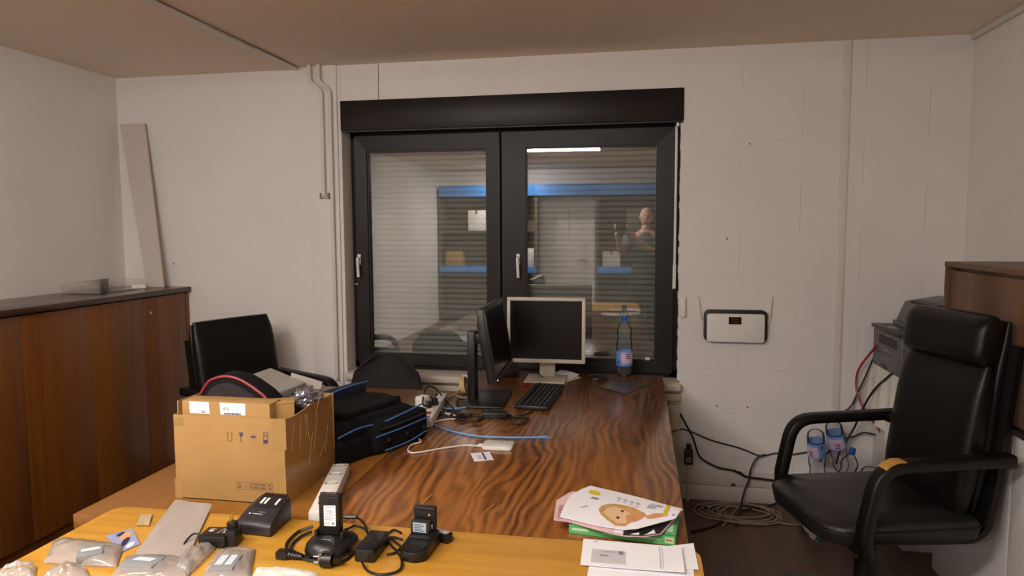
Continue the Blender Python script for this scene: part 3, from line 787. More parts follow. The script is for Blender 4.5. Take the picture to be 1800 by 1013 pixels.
cable([onz(1216, 889, .006), onz(1240, 893, .006), onz(1264, 906, .006), onz(1266, 918, .006), onz(1250, 927, .006), onz(1215, 935, .006)], .006, RUBBER, 'thick black cable curling on the floor beside the desk')
cable([onz(1365, 885, .02), onz(1345, 892, .008), onz(1305, 898, .008), onz(1298, 910, .007)], .006, RUBBER, 'short black cable crossing the beige cable coil on the floor')
cable([onz(1314, 865, .008) , onz(1298, 890, .007), onz(1282, 912, .007), onz(1270, 926, .007)], .004, BEIGECABLE, 'pale cable end with a plug lying on the floor')
cable([(1.218, 3.86, .93), wpt(1512, 645, 3.93), wpt(1505, 670, 3.95), wpt(1508, 695, 3.93), wpt(1522, 725, 3.9), wpt(1548, 760, 3.86), wpt(1560, 800, 3.84)], .006, REDCABLE, 'red cable looping down from the printer')
cable([(1.226, 3.92, .86), wpt(1520, 665, 3.95), wpt(1508, 690, 3.965), wpt(1495, 715, 3.975), wpt(1470, 733, 3.985), wpt(1462, 742, 3.985)], .0045, RUBBER, 'black printer cable running down to the batten foot')
cable([(1.225, 3.62, .84), wpt(1540, 682, 3.8), wpt(1520, 712, 3.86), wpt(1500, 755, 3.9), wpt(1478, 790, 3.9), wpt(1470, 815, 3.92)], .006, RUBBER, 'black cable hanging from the printer down behind the chair arm')
cable([wpt(1462, 742, 3.985), wpt(1485, 735, 3.98), wpt(1497, 722, 3.975), wpt(1503, 707, 3.98), wpt(1515, 690, 3.98)], .003, BEIGECABLE, 'thin grey wire looping beside the batten foot')
cable([wpt(1440, 812, 3.92), wpt(1476, 776, 3.96), wpt(1500, 768, 3.96), wpt(1520, 761, 3.96), wpt(1550, 768, 3.9)], .0045, RUBBER, 'black cable arching over the empty water bottles')

# empty water bottles piled on the floor behind the armchair
PROF = [(.0, .004), (.026, .0), (.040, .012), (.044, .03), (.044, .145), (.045, .15), (.044, .155), (.0435, .19), (.040, .205), (.037, .22), (.042, .245), (.041, .262), (.030, .285), (.016, .305), (.0135, .315), (.0135, .335)]
def bottle_parts(t, capm=BLUECAP, M=None, text=True, cap=True):
    prof = [(max(r, .001), z) for r, z in PROF]
    obj('bottle_body', MB().lathe(prof, 28, M=M), PET, t, smooth=50)
    lab = MB().lathe([(.0448, .055), (.0450, .056), (.0450, .143), (.0448, .144)], 28, M=M, cap=False)
    L_ = obj('label_sleeve', lab, LABELB, t, smooth=50)
    obj('label_edge', MB().lathe([(.0452, .055), (.0452, .062)], 28, M=M, cap=False), LABELD, L_, smooth=50)
    # pink half of the label
    def arc(u, v):
        a = -pi * .62 + u * pi * .72
        p = V((.0453 * cos(a), .0453 * sin(a), .078 + .06 * v)); return M @ p if M is not None else p
    obj('label_panel', MB().surf(arc, 14, 2), LABELP, L_, smooth=50)
    if text:
        def S(u, v, h):
            a = -pi * .52 + u / .046; p = V(((.0454 + h) * cos(a), (.0454 + h) * sin(a), v)); return M @ p if M is not None else p
        decal('label_text', text_polys('81', .036, -.042, .068), S, LABELD, L_, sub=1)
        decal('label_print', [rect(.012 + .001 * k, .04 - .004 * (k % 2), .126 - .011 * k, .132 - .011 * k) for k in range(3)], S, mat('purple_print', (120, 44, 104), .5), L_, sub=2)
    if cap:
        c = MB().lathe([(.0155, .316), (.0158, .318), (.0158, .336), (.0145, .339)], 20, M=M); obj('cap', c, capm, t)
        obj('neck_ring', MB().lathe([(.016, .308), (.0165, .31), (.0165, .313), (.016, .315)], 20, M=M), capm if capm is not BLUECAP else BLUECAP, t)
bq = onz(1097, 661, DZ)
bt = thing('water_bottle', 'clear plastic water bottle with blue cap standing on the rosewood desk', 'bottle', (bq.x, bq.y, DZ))
bottle_parts(bt)
pile = [  # x, y, base z, tilt x, tilt y, spin, cap, upside down, text, label
    (1432, 3.84, .47, 188, -6, 200, BLUECAP, 'upended empty water bottle, leftmost, its blue label upside down'),
    (1462, 3.90, .50, 190, -14, 160, BLUECAP, 'upended empty water bottle leaning behind the leftmost upended one'),
    (1478, 3.74, .09, 6, 8, 90, BLUECAP, 'upright empty bottle with dark blue cap in the middle of the bottle pile'),
    (1500, 3.56, .06, 8, 34, 30, TEALCAP, 'empty bottle with teal cap lying slanted in the bottle pile'),
    (1536, 3.33, .16, -66, -4, 120, BLUECAP, 'empty bottle pointing its blue cap at the viewer beside the chair back'),
    (1532, 3.42, .42, 182, 2, 240, BLUECAP, 'upended empty bottle half hidden behind the chair back'),
    (1418, 3.76, .045, 88, 0, 70, TEALCAP, 'empty bottle lying flat on the floor, nearest the wall duct'),
    (1470, 3.80, .045, 90, 0, 20, TEALCAP, 'empty bottle lying flat on the floor under the pile'),
]
for px, y, z, tx, ty, sp_, cm, lb in pile:
    x = ony(px, 800, y).x
    bo = thing('water_bottle', lb, 'bottle', (x, y, z), group='empty bottles behind the armchair')
    M = Matrix.Rotation(rad(ty), 4, 'Y') @ Matrix.Rotation(rad(tx), 4, 'X') @ Matrix.Rotation(rad(sp_), 4, 'Z')
    bottle_parts(bo, cm, M)
    bo.location.z = z

# ---------------------------------------------------------------- cardboard box and what is in it
BX0, BX1, BY0, BY1, BZ1 = -1.392, -1.028, 1.862, 2.205, .982
cb = thing('cardboard_box', 'open brown cardboard box with shipping marks on the brown desk', 'box', ((BX0 + BX1) / 2, (BY0 + BY1) / 2, DZ))
w2, d2, hh = (BX1 - BX0) / 2, (BY1 - BY0) / 2, BZ1 - DZ
obj('bottom', MB().box(-w2, w2, -d2, d2, 0, .004), CARD, cb, smooth=0)
fw = obj('front_wall', MB().box(-w2, w2, -d2, -d2 + .005, .0, hh, .001), CARD, cb)
obj('back_wall', MB().box(-w2, w2, d2 - .005, d2, .0, hh, .001), CARD, cb)
obj('left_wall', MB().box(-w2, -w2 + .005, -d2 + .005, d2 - .005, .0, hh, .001), CARD, cb)
def sidew(u, v):
    return (w2 + .004 * sin(u * 5) * v, -d2 + .004 + (2 * d2 - .008) * u, hh * v * (1 - .035 * (v > .9) * (1 - u) * 0) - .004 * sin(u * 9) * (v > .95))
rw = obj('right_wall', MB().surf(sidew, 16, 10, .005), TAPE, cb, label='right wall wrapped in shiny brown packing tape')
tape_wr = MB()
for k in range(9):
    y0, z0 = random.uniform(-d2 + .02, d2 - .05), random.uniform(.02, hh - .04)
    tape_wr.tube([(w2 + .004, y0, z0), (w2 + .005, y0 + random.uniform(-.02, .04), z0 + random.uniform(.03, .12))], .0008, 4)
obj('tape_wrinkle', tape_wr, mat('tape_sheen', (205, 170, 110), .12), rw)
SF = plane_S((-w2, -d2, 0), (1, 0, 0), (0, 0, 1))
def fpx(px, py):
    q = ony(px, py, BY0); return (q.x - BX0, q.z - DZ)
def fr_rect(a, b, c, d): p0 = fpx(a, d); p1 = fpx(c, b); return rect(p0[0], p1[0], p0[1], p1[1])
for rc in (fr_rect(478, 737, 502, 790), fr_rect(490, 820, 502, 868), fr_rect(451, 868, 502, 886), fr_rect(306, 734, 322, 748), fr_rect(309, 842, 320, 875)): decal('tape_strip', [rc], SF, TAPEF, fw)
def lines(segs, wd):
    out = []
    for (a, b) in segs:
        a, b = V((a[0], a[1])), V((b[0], b[1])); n_ = (b - a).normalized(); n_ = V((-n_.y, n_.x)) * wd / 2
        out.append([tuple(a + n_), tuple(a - n_), tuple(b - n_), tuple(b + n_)])
    return out
def F(l): return [(fpx(*a), fpx(*b)) for a, b in l]
mk = lines(F([((400.5, 763), (401, 775)), ((407.5, 763), (407.6, 775)), ((400, 775.5), (408.6, 775.5))]), .0018)
mk += [[fpx(398.5, 763), fpx(402.5, 763), fpx(400.5, 759.5)], [fpx(405.5, 763), fpx(409.5, 763), fpx(407.5, 759.5)]]
decal('arrow_mark', mk, SF, BROWNINK, fw)
mk = [[fpx(420.5, 760.5), fpx(427.5, 760.5), fpx(427, 766), fpx(425, 768.5), fpx(423, 768.5), fpx(421, 766)]] + lines(F([((424, 768), (424, 776)), ((421.5, 776.3), (427, 776.3))]), .0018)
decal('glass_mark', mk, SF, BLUEINK, fw)
mk = [[fpx(439.5, 769.8), fpx(441, 767.5), fpx(445.5, 765.3), fpx(450, 767.5), fpx(451.5, 769.8)]] + lines(F([((445.5, 769), (445.5, 776))]), .001)
decal('umbrella_mark', mk, SF, BLUEINK, fw)
mk = lines(F([((463.5, 760), (470.5, 760)), ((463.5, 760), (463.5, 779)), ((470.5, 760), (470.5, 779)), ((464, 763), (470, 766)), ((464, 768), (470, 765))]), .0014) + [fr_rect(463.5, 774, 470.5, 780)]
decal('stacking_mark', mk, SF, BLUEINK, fw)
tb = [((415, 847), (480, 850.5)), ((415, 854), (480, 856.8)), ((415, 860), (480, 863)), ((415, 847), (415, 860)), ((432, 848), (432.5, 861)), ((480, 850.5), (480, 863))]
mk = lines(F(tb), .0011)
for r_ in range(2):
    for k, (a, b) in enumerate(((418, 424), (440, 445), (447, 456), (458, 467), (472, 477))):
        y = 849.2 + .055 * (a - 415) + 6.2 * r_; mk.append(fr_rect(a, y, b, y + 2.2))
decal('print_table', mk, SF, BROWNINK, fw)
fl_ = MB(); fl_.hexa([(-w2, -d2 + .02, hh - .002), (-w2 + .004, -d2 + .02, hh - .002), (-w2 + .004, d2 - .02, hh - .002), (-w2, d2 - .02, hh - .002), (-w2 - .006, -d2 + .03, hh + .035), (-w2 - .002, -d2 + .03, hh + .035), (-w2 - .002, d2 - .03, hh + .03), (-w2 - .006, d2 - .03, hh + .03)])
obj('flap', fl_, CARD, cb, smooth=0)

ic = thing('flat_carton', 'flat cardboard carton with white barcode labels inside the big box', 'box', (-1.222, 1.905, .7245))
obj('carton_body', MB().box(-.145, .145, -.034, .034, 0, .30, .002), CARD, ic)
SI = plane_S((-1.222, 1.905 - .034, .7245), (1, 0, 0), (0, 0, 1))
SIl = plane_S((0, -.034, 0), (1, 0, 0), (0, 0, 1))
decal('label_sheet', [[(-.118, .262), (-.052, .262), (-.054, .2985), (-.121, .2985)], [(-.016, .262), (.066, .262), (.066, .2985), (-.018, .2985)]], SIl, PAPER, ic)
decal('label_text', text_polys('673', .0125, -.006, .276), SIl, INK, ic, h=.001)
decal('label_print', [rect(-.08, -.066, .2655, .268), rect(-.09, -.063, .2715, .2722)], SIl, INK, ic, h=.001)
decal('barcode', [rect(-.003 + .0042 * k, -.003 + .0042 * k + (.0024 if k % 3 else .0032), .2625, .2685) for k in range(13)], SIl, INK, ic, h=.001)

bc = thing('black_case', 'small black padded case with red piping in the cardboard box', 'case', (-1.232, 1.985, .7245))
def casepoly(hw=.126, h=.368):
    pts = [(-hw, 0), (hw, 0), (hw, h - .085)]
    for k in range(9):
        t_ = k / 8; pts.append((hw - .03 - (2 * hw - .06) * t_, h - .055 * (1 - t_) ** 1.3 - .0 + .02 * sin(t_ * pi) - .02 * t_ ** 4))
    pts.append((-hw, h - .06)); return pts
cp = casepoly()
obj('case_body', MB().prism(cp, .075, Matrix.Translation((0, .035, 0)) @ MX, bev=.01), FABRIC, bc)
pp = [V((p[0], -.043, p[1] - .004)) for p in cp[1:]]; pp = [V((p[0] * .97, -.041, p[1] - .006)) for p in cp[2:]]
obj('piping', MB().tube(smooth_path(pp, 3), .0045, 6), PIPINGR, bc)
obj('front_panel', MB().prism([(p[0] * .86, p[1] * .93) for p in cp], .008, Matrix.Translation((0, -.038, 0)) @ MX, bev=.003), FABRICG, bc)

# grey metal device lying aslant on the contents
nr, nl, fl2 = ony(476, 697, 2.00), ony(412, 669, 2.055), ony(444, 639, 2.20)
ex = (nr - nl); ey = (fl2 - nl); nn = ex.cross(ey).normalized(); ey = nn.cross(ex).normalized() * ey.length
gd = thing('metal_device', 'grey metal box lying aslant on top of the cardboard box contents', 'device', nl - nn * .05)
C8 = [V((0, 0, 0)), ex, ex + ey, ey]
gm = MB(); gm.hexa(C8 + [p_ + nn * .05 for p_ in C8]); bmesh.ops.bevel(gm.bm, geom=gm.bm.edges[:], offset=.002, segments=2, affect='EDGES')
obj('housing', gm, ALU, gd)
for a in (.3, .62):
    q = ex + ey * a + nn * .026; obj('connector', MB().cyl(q, q + ex.normalized() * .008, .006, n=10), PLASTICB, gd)
q = ex + ey * .12 + nn * .038; obj('screw', MB().cyl(q, q + ex.normalized() * .002, .003, n=8), STEEL, gd)
# pale panel behind it, small carton, crumpled film
tp = ony(540, 664, 2.17)
pb = MB(); a, b2, c2, d3 = ony(512, 656, 2.15), ony(566, 672, 2.19), ony(562, 720, 2.19), ony(508, 716, 2.15)
pb.hexa([d3, c2, c2 + V((0, .006, 0)), d3 + V((0, .006, 0)), a, b2, b2 + V((0, .006, 0)), a + V((0, .006, 0))])
tag(obj('metal_plate', pb, mat('pale_grey_panel', (176, 168, 160), .5), smooth=0), 'pale grey plate standing at the back of the cardboard box', 'plate')
sm = thing('small_carton', 'small brown carton wedged in the corner of the big cardboard box', 'box', (-1.075, 1.945, .93), rad(28))
obj('carton_body', MB().box(-.034, .034, -.03, .03, -.05, .088, .0015), CARD, sm); obj('lid', MB().box(-.035, .035, -.031, .031, .082, .0895, .001), CARD, sm)
cf = MB(); cpos = ony(540, 700, 2.10)
def crump(u, v):
    a = u * 2 * pi; b_ = (v - .5) * pi
    p_ = V((cos(a) * cos(b_), sin(a) * cos(b_), sin(b_)))
    k = 1 + .45 * noise.noise(p_ * 2.3 + V((3, 1, 7))) + .25 * noise.noise(p_ * 5)
    return cpos + V((p_.x * .045 * k, p_.y * .05 * k, p_.z * .034 * k))
cf.surf(crump, 28, 14)
tag(obj('crumpled_foil_bag', cf, mat('antistatic_foil', (150, 148, 156), .18, .7, var=.2, vscale=30), smooth=0), 'crumpled shiny silvery bag at the right end of the open box', 'bag')
db = thing('dark_pouch', 'dark pouch between the carton and the grey device in the box', 'pouch', (-1.10, 2.06, .7245))
obj('pouch_body', MB().box(-.05, .05, -.04, .05, 0, .22, .02, 3), FABRIC, db); obj('zip', MB().box(-.045, .045, -.042, -.039, .17, .176), PLASTICD, db, smooth=0)

# ---------------------------------------------------------------- black bag with blue piping
g0 = onz(588, 822, DZ); g1 = onz(737, 764, DZ)
dirv = (g1 - g0); ang = math.atan2(dirv.y, dirv.x)
bag = thing('tool_bag', 'black fabric shoulder bag with blue piping lying behind the cardboard box', 'bag', (g0.x, g0.y, DZ), ang)
Lb = dirv.length
def lump(x0, x1, y0, y1, z0, z1, amp=.008, seed=0, sub=5):
    m = MB(); m.box(x0, x1, y0, y1, z0, z1, min(x1 - x0, y1 - y0, z1 - z0) * .22, 3)
    bmesh.ops.subdivide_edges(m.bm, edges=[e for e in m.bm.edges if e.calc_length() > .04], cuts=sub, use_grid_fill=True)
    for v in m.bm.verts:
        d = noise.noise_vector(v.co * 9 + V((seed, 0, 0))) * amp
        if v.co.z + d.z < 0.0005: d.z = .0005 - v.co.z if v.co.z < .0005 else 0
        v.co += d
    return m
obj('main_body', lump(.0, Lb * .97, .0, .30, .001, .135, .010, 1), FABRIC, bag, smooth=60)
obj('side_pocket', lump(.0, .17, -.03, .03, .001, .085, .008, 4), FABRIC, bag, smooth=60)
fp = obj('front_pocket', lump(.15, Lb, -.055, .06, .001, .120, .006, 9), FABRIC, bag, smooth=60)
obj('lid_flap', lump(.08, Lb * .92, .05, .26, .115, .158, .010, 12), FABRIC, bag, smooth=60)
obj('carry_handle', lump(.20, .42, .24, .30, .12, .19, .006, 15), NAVY, bag, smooth=60)
def pipe_line(pts, par): obj('piping', MB().tube(smooth_path(pts), .003, 6), PIPINGB, par)
pipe_line([(.0, -.02, .105), (.10, -.024, .118), (.2, -.03, .112), (.28, -.045, .124), (Lb - .02, -.035, .135)], bag)
pipe_line([(.15, -.056, .076), (.28, -.062, .079), (Lb - .0, -.052, .082)], fp)
pipe_line([(.20, -.054, .014), (.32, -.063, .018), (Lb - .02, -.054, .03)], fp)
pipe_line([(.19, .235, .185), (.30, .236, .196), (.42, .24, .197)], bag)
obj('zip', MB().tube(smooth_path([(.17, -.06, .10), (.3, -.066, .102), (Lb - .02, -.057, .104)]), .003, 6), PLASTICD, fp)
for k in range(3): obj('strap_loop', MB().box(.2 + .1 * k, .215 + .1 * k, -.066, -.06, .045, .06, .002), PLASTICD, fp)

# ---------------------------------------------------------------- power strips
def power_strip(a, b2, z, label, nsock, withplugs=False):
    a, b2 = V(a), V(b2); d = b2 - a; L_ = d.length
    t = thing('power_strip', label, 'power strip', (a.x, a.y, z), math.atan2(d.y, d.x))
    obj('body', MB().box(0, L_, -.028, .028, 0, .042, .006), PLASTICW, t)
    x_sw = .07
    obj('switch', MB().box(x_sw - .016, x_sw + .016, -.011, .011, .041, .046, .002), REDP if withplugs else MAROON, t)
    for k in range(nsock):
        cx = .135 + (L_ - .165) * k / max(1, nsock - 1)
        so = obj('socket', MB().lathe([(.0205, .0412), (.0215, .0432), (.0195, .0432), (.0185, .034), (.001, .034)], 20, c=(cx, 0, 0), cap=False), PLASTICW, t)
        obj('contact', MB().box(cx - .004, cx + .004, -.0195, -.014, .036, .044).box(cx - .004, cx + .004, .014, .0195, .036, .044), STEEL, so, smooth=0)
        obj('pin_hole', MB().cyl((cx - .0095, 0, .0335), (cx - .0095, 0, .0346), .003, n=8).cyl((cx + .0095, 0, .0335), (cx + .0095, 0, .0346), .003, n=8), BLACKP, so, smooth=0)
    return t
power_strip(onz(560, 925, DZ), onz(600, 836, DZ), DZ, 'white power strip lying on the brown desk beside the cardboard box', 4)
sa_, sb_ = onz(748, 752, DZ), onz(776, 706, DZ)
power_strip(sa_, sb_, DZ, 'white power strip with red lit switch beside the black bag', 3, True)
q = onz(741, 740, DZ)
ad = thing('plug_adapter', 'white square plug adapter in the far power strip beside the bag', 'adapter', (q.x - .01, q.y + .05, DZ + .045), rad(70))
obj('adapter_body', MB().box(-.027, .027, -.022, .022, 0, .052, .006), PLASTICW, ad); obj('print', MB().box(-.012, .012, -.0225, -.0215, .015, .035), INKL, ad, smooth=0)
for k, (px, py) in enumerate(((752, 716), (764, 711))):
    q = onz(px, py, DZ + .044)
    pg = thing('power_plug', ['black plug in the far power strip beside the white adapter', 'black plug at the rear end of the far power strip'][k], 'plug', (q.x, q.y, DZ + .043))
    obj('plug_body', MB().cyl((0, 0, 0), (0, 0, .03), .018, .013, n=14), PLASTICB, pg); obj('strain_relief', MB().tube(smooth_path([(0, 0, .028), (.002, .004, .04), (.012, .012, .046)]), .0055, 8), PLASTICB, pg)

# ---------------------------------------------------------------- monitors, keyboard, mouse
def monitor(name, label, loc, rot, w_, h_, zc, tilt, bez, case, bezel_w, base_w, base_d, stand_w, led=False, so=.062, sh_=.06):
    t = thing(name, label, 'monitor', loc, rot)     # screen looks along local -Y
    T = Matrix.Translation((0, 0, zc)) @ Matrix.Rotation(tilt, 4, 'X')
    obj('case', MB().box(-w_ / 2, w_ / 2, .0, .035, -h_ / 2, h_ / 2, .005, M=T).box(-w_ * .35, w_ * .35, .034, .06, -h_ * .32, h_ * .32, .012, M=T), case, t)
    bz = MB()
    for x0, x1, z0, z1 in ((-w_ / 2, w_ / 2, h_ / 2 - bezel_w, h_ / 2), (-w_ / 2, w_ / 2, -h_ / 2, -h_ / 2 + bezel_w * 1.15), (-w_ / 2, -w_ / 2 + bezel_w, -h_ / 2 + bezel_w, h_ / 2 - bezel_w), (w_ / 2 - bezel_w, w_ / 2, -h_ / 2 + bezel_w, h_ / 2 - bezel_w)):
        bz.box(x0, x1, -.006, .002, z0, z1, .0015, M=T)
    be = obj('bezel', bz, bez, t)
    obj('screen', MB().box(-w_ / 2 + bezel_w, w_ / 2 - bezel_w, -.001, .001, -h_ / 2 + bezel_w, h_ / 2 - bezel_w, M=T), SCREEN, t, smooth=0)
    st_ = MB(); st_.box(-stand_w / 2, stand_w / 2, so, so + .04, .008, zc + sh_, .006).box(-.03, .03, .05, so + .002, zc - .03, zc + .02, .004)
    obj('stand', st_, case, t)
    obj('stand_base', MB().box(-base_w / 2, base_w / 2, so - .15, so + base_d - .15, 0, .012, .005), case, t)
    if led: obj('power_light', MB().box(-w_ / 2 + .03, -w_ / 2 + .036, -.0075, -.006, -h_ / 2 + .006, -h_ / 2 + .011, M=T), glow('led_white', (255, 238, 210), 2.0), be, smooth=0)
    return t
monitor('computer_monitor', 'beige-framed square monitor with dark screen in front of the window', (-.492, 3.70, DZ), rad(1.0), .424, .354, .275, rad(-2), BEIGE, BEIGE, .018, .22, .2, .085)
monitor('computer_monitor', 'black widescreen monitor seen edge-on, turned to the right', (-.655, 3.225, DZ), rad(92.5), .53, .335, .305, rad(-9), PLASTICB, PLASTICB, .017, .34, .2, .075, led=True, so=.108, sh_=.03)
ka, kb2 = onz(925, 722, DZ), onz(966, 675, DZ)
kd = kb2 - ka
kb = thing('keyboard', 'black computer keyboard lying across the rosewood desk', 'keyboard', (ka.x + .02, ka.y + .0, DZ), math.atan2(kd.y, kd.x))
kl = .46
obj('case', MB().box(0, kl, -.078, .078, .004, .022, .005), PLASTICB, kb)
key = obj('key', MB().box(-.0078, .0078, -.0078, .0078, .0215, .029, .0018, 1), PLASTICD, kb)
key.location = (.024, -.06, 0); first = True
for r_ in range(6):
    for c_ in range(22):
        if r_ == 0 and 4 <= c_ <= 8: continue
        if first: first = False; continue
        o = key.copy(); COL.objects.link(o); o.parent = kb; o.location = (.024 + c_ * .0196, -.06 + r_ * .0215 + (.008 if r_ == 5 else 0), 0)
obj('space_bar', MB().box(.1, .19, -.068, -.053, .0215, .029, .002), PLASTICD, kb)
obj('foot', MB().box(.03, .05, .06, .075, 0, .005), RUBBER, kb); obj('foot', MB().box(kl - .05, kl - .03, .06, .075, 0, .005), RUBBER, kb)
obj('foot', MB().box(.03, .05, -.075, -.06, 0, .005), RUBBER, kb); obj('foot', MB().box(kl - .05, kl - .03, -.075, -.06, 0, .005), RUBBER, kb)
mq = onz(1051, 668, DZ)
ms = thing('computer_mouse', 'black computer mouse beside the water bottle', 'mouse', (mq.x, mq.y + .02, DZ), rad(12))
mm = MB(); mm.sphere((0, 0, .0), (.056, .034, .027), 22)
for v in mm.bm.verts: v.co.z = max(v.co.z, .001)
obj('shell', mm, PLASTICB, ms); obj('wheel', MB().cyl((.032, -.004, .019), (.032, .004, .019), .007, n=12), PLASTICD, ms); obj('button_gap', MB().box(.02, .045, -.0008, .0008, .012, .0245), RUBBER, ms, smooth=0)
# dark glass mat under the bottle
mt = MB(); A = [onz(1054, 681, DZ), onz(1100, 694, DZ), onz(1140, 677, DZ), onz(1086, 668, DZ)]
mt.hexa([p_ + V((0, 0, .0005)) for p_ in A] + [p_ + V((0, 0, .0035)) for p_ in A])
tag(obj('dark_mat', mt, mat('smoked_mat', (58, 50, 50), .3), smooth=0), 'dark diamond-shaped mat lying in front of the water bottle', 'mat')
# papers under the beige monitor
for k, (cs, lb) in enumerate((([(928, 664), (985, 676), (1022, 664), (975, 654)], 'cream paper sheet lying under the beige monitor'), ([(965, 661), (1005, 668), (1018, 660), (985, 652)], 'smaller white paper sheet at the foot of the beige monitor'))):
    m = MB(); A = [onz(*c_, DZ) for c_ in cs]; z0 = .0008 + .003 * k
    def sheet(u, v, A=A, z0=z0, k=k):
        p_ = (A[0] * (1 - u) + A[1] * u) * (1 - v) + (A[3] * (1 - u) + A[2] * u) * v
        return p_ + V((0, 0, z0 + .012 * (1 - v) * 0 + (.006 + .008 * k) * (u * (1 - u)) * 2 * v))
    m.surf(sheet, 10, 8, .0006)
    tag(obj('paper_sheet', m, [mat('cream_paper', (222, 208, 178), .75), PAPER][k], smooth=60), lb, 'paper')
q = onz(948, 668, DZ + .006)
tag(obj('round_sticker', MB().cyl((q.x, q.y, DZ + .006), (q.x, q.y, DZ + .0085), .022, n=20), PAPER), 'white round disc lying on the cream paper by the monitor', 'disc')
q = onz(925, 678, DZ)
rb = thing('red_usb_stick', 'small red object behind the keyboard', 'usb stick', (q.x, q.y, DZ), rad(40))
obj('stick_body', MB().box(-.02, .02, -.011, .011, 0, .014, .004), REDP, rb); obj('connector', MB().box(.02, .034, -.006, .006, .004, .010), STEEL, rb, smooth=0)
q = onz(905, 672, DZ)
hd = thing('hard_drive_dock', 'black box behind the edge-on monitor near the window', 'device', (q.x - .10, q.y + .16, DZ), rad(15))
obj('housing', MB().box(-.09, .09, -.06, .06, 0, .06, .008), PLASTICB, hd); obj('vent', MB().box(-.05, .05, -.0615, -.059, .02, .04), PLASTICD, hd, smooth=0)
# black adapter brick and small items at the foot of the monitor stand
q = onz(868, 736, DZ)
ab = thing('power_brick', 'black adapter brick lying in front of the black monitor stand', 'adapter', (q.x, q.y + .012, DZ), rad(8))
obj('brick_body', MB().box(-.055, .055, -.026, .026, 0, .028, .005), PLASTICB, ab); obj('strain_relief', MB().cyl((.055, 0, .014), (.075, 0, .012), .006, .004, n=10), PLASTICB, ab)
# beige round thing and plugs on the sill behind
q = ony(819, 670, 3.37)
tg = thing('tape_roll', 'beige tape roll standing behind the black monitor stand', 'tape roll', (q.x, 3.33, DZ))
obj('roll', MB().lathe([(.026, -.012), (.043, -.012), (.043, .012), (.026, .012), (.026, -.012)], 28, M=Matrix.Translation((0, 0, .043)) @ Matrix.Rotation(rad(80), 4, 'Y'), cap=False), mat('beige_tape', (196, 168, 126), .5), tg)
obj('core', MB().lathe([(.024, -.0125), (.0262, -.0125), (.0262, .0125), (.024, .0125), (.024, -.0125)], 28, M=Matrix.Translation((0, 0, .043)) @ Matrix.Rotation(rad(80), 4, 'Y'), cap=False), CARD, tg)
q = ony(825, 655, 3.98)
rs = thing('red_stamp', 'small red knob on a white base on the window sill', 'stamp', (q.x, 3.99, .667))
obj('base', MB().box(-.04, .03, -.02, .02, 0, .008, .002), PLASTICW, rs); obj('knob', MB().cyl((.005, 0, .008), (.005, 0, .03), .012, .017, n=14), REDP, rs)

# small white router / access point and card
q = onz(876, 787, DZ)
wr = thing('small_white_device', 'flat white rounded device with a cord on the rosewood desk', 'device', (q.x, q.y, DZ), rad(2))
obj('body', MB().prism(rr_poly(.058, .042, .018), .016, Matrix.Translation((0, 0, 0)), bev=.005), PLASTICW, wr)
obj('strain_relief', MB().cyl((-.078, 0, .008), (-.055, 0, .008), .003, .0055, n=10), PLASTICW, wr)
cd_ = MB(); A = [onz(834, 812, DZ), onz(868, 809, DZ), onz(860, 795, DZ), onz(827, 798, DZ)]
cd = thing('business_card', 'small white printed card beside the flat white device', 'card', (A[0].x, A[0].y, DZ))
A = [p_ - A[0] for p_ in A]
cd_.hexa([p_ + V((0, 0, .0006)) for p_ in A] + [p_ + V((0, 0, .0018)) for p_ in A]); obj('card_sheet', cd_, PAPER, cd, smooth=0)
def SC(u, v, h): return (A[0] * (1 - u) + A[1] * u) * (1 - v) + (A[3] * (1 - u) + A[2] * u) * v + V((0, 0, .0018 + h))
decal('card_print', [rect(.55, .66, .05, .95)] + [rect(.25, .45, .2 + .13 * k, .24 + .13 * k) for k in range(4)], SC, BLUEINK, cd)

# desk cables
D = DZ + .005
def dpt(px, py, z=D): return onz(px, py, z)
cable([dpt(755, 765), dpt(740, 752, D + .0), dpt(750, 730), dpt(752, 722, D + .0), dpt(756, 742), dpt(790, 757), dpt(840, 767), dpt(900, 769.5), dpt(955, 769)][3:], .0042, BLUECABLE, 'blue network cable lying in a curve on the rosewood desk')
q0, q1 = dpt(953, 769), dpt(971, 768.5)
ep = thing('network_plug', 'pale blue plug on the end of the blue network cable', 'plug', (q0.x, q0.y, DZ), math.atan2((q1 - q0).y, (q1 - q0).x))
obj('boot', MB().box(0, .022, -.0065, .0065, .0005, .011, .002), BLUECABLE, ep); obj('connector', MB().box(.022, .042, -.0058, .0058, .001, .009), CLEARP, ep, smooth=0)
cable([dpt(853, 786, DZ + .008), dpt(820, 783), dpt(780, 788), dpt(740, 795), dpt(722, 796), dpt(717, 790), dpt(724, 782), dpt(740, 777), dpt(735, 770), dpt(738, 762)], .0032, WHITECABLE, 'white cord snaking from the flat white device to the bag')
cable([dpt(738, 762), dpt(752, 750), dpt(768, 741), dpt(790, 737), dpt(800, 737, D + .004)], .0032, WHITECABLE, 'white cord running between the bag and the black cable tangle')
cable([dpt(770, 718, D + .004), dpt(782, 726), dpt(800, 731), dpt(795, 736)], .004, WHITECABLE, 'short white cord in the black cable tangle')
cable([dpt(768, 714, D + .0), dpt(790, 719), dpt(815, 717), dpt(835, 713)], .0045, BLUECABLE, 'short pale blue cable running behind the monitor stand')
cable([dpt(764, 711, DZ + .085), dpt(744, 712, DZ + .12), ony(746, 690, 3.02), ony(752, 680, 3.06), ony(765, 683, 3.1), ony(780, 700, 3.1), dpt(800, 722), dpt(815, 728)], .004, RUBBER, 'black cable arching high above the far power strip')
cable([dpt(770, 704, DZ + .01), dpt(790, 697), dpt(808, 690), dpt(822, 684)], .003, mat('tan_cable', (190, 160, 122), .5), 'thin tan wire running towards the window sill')
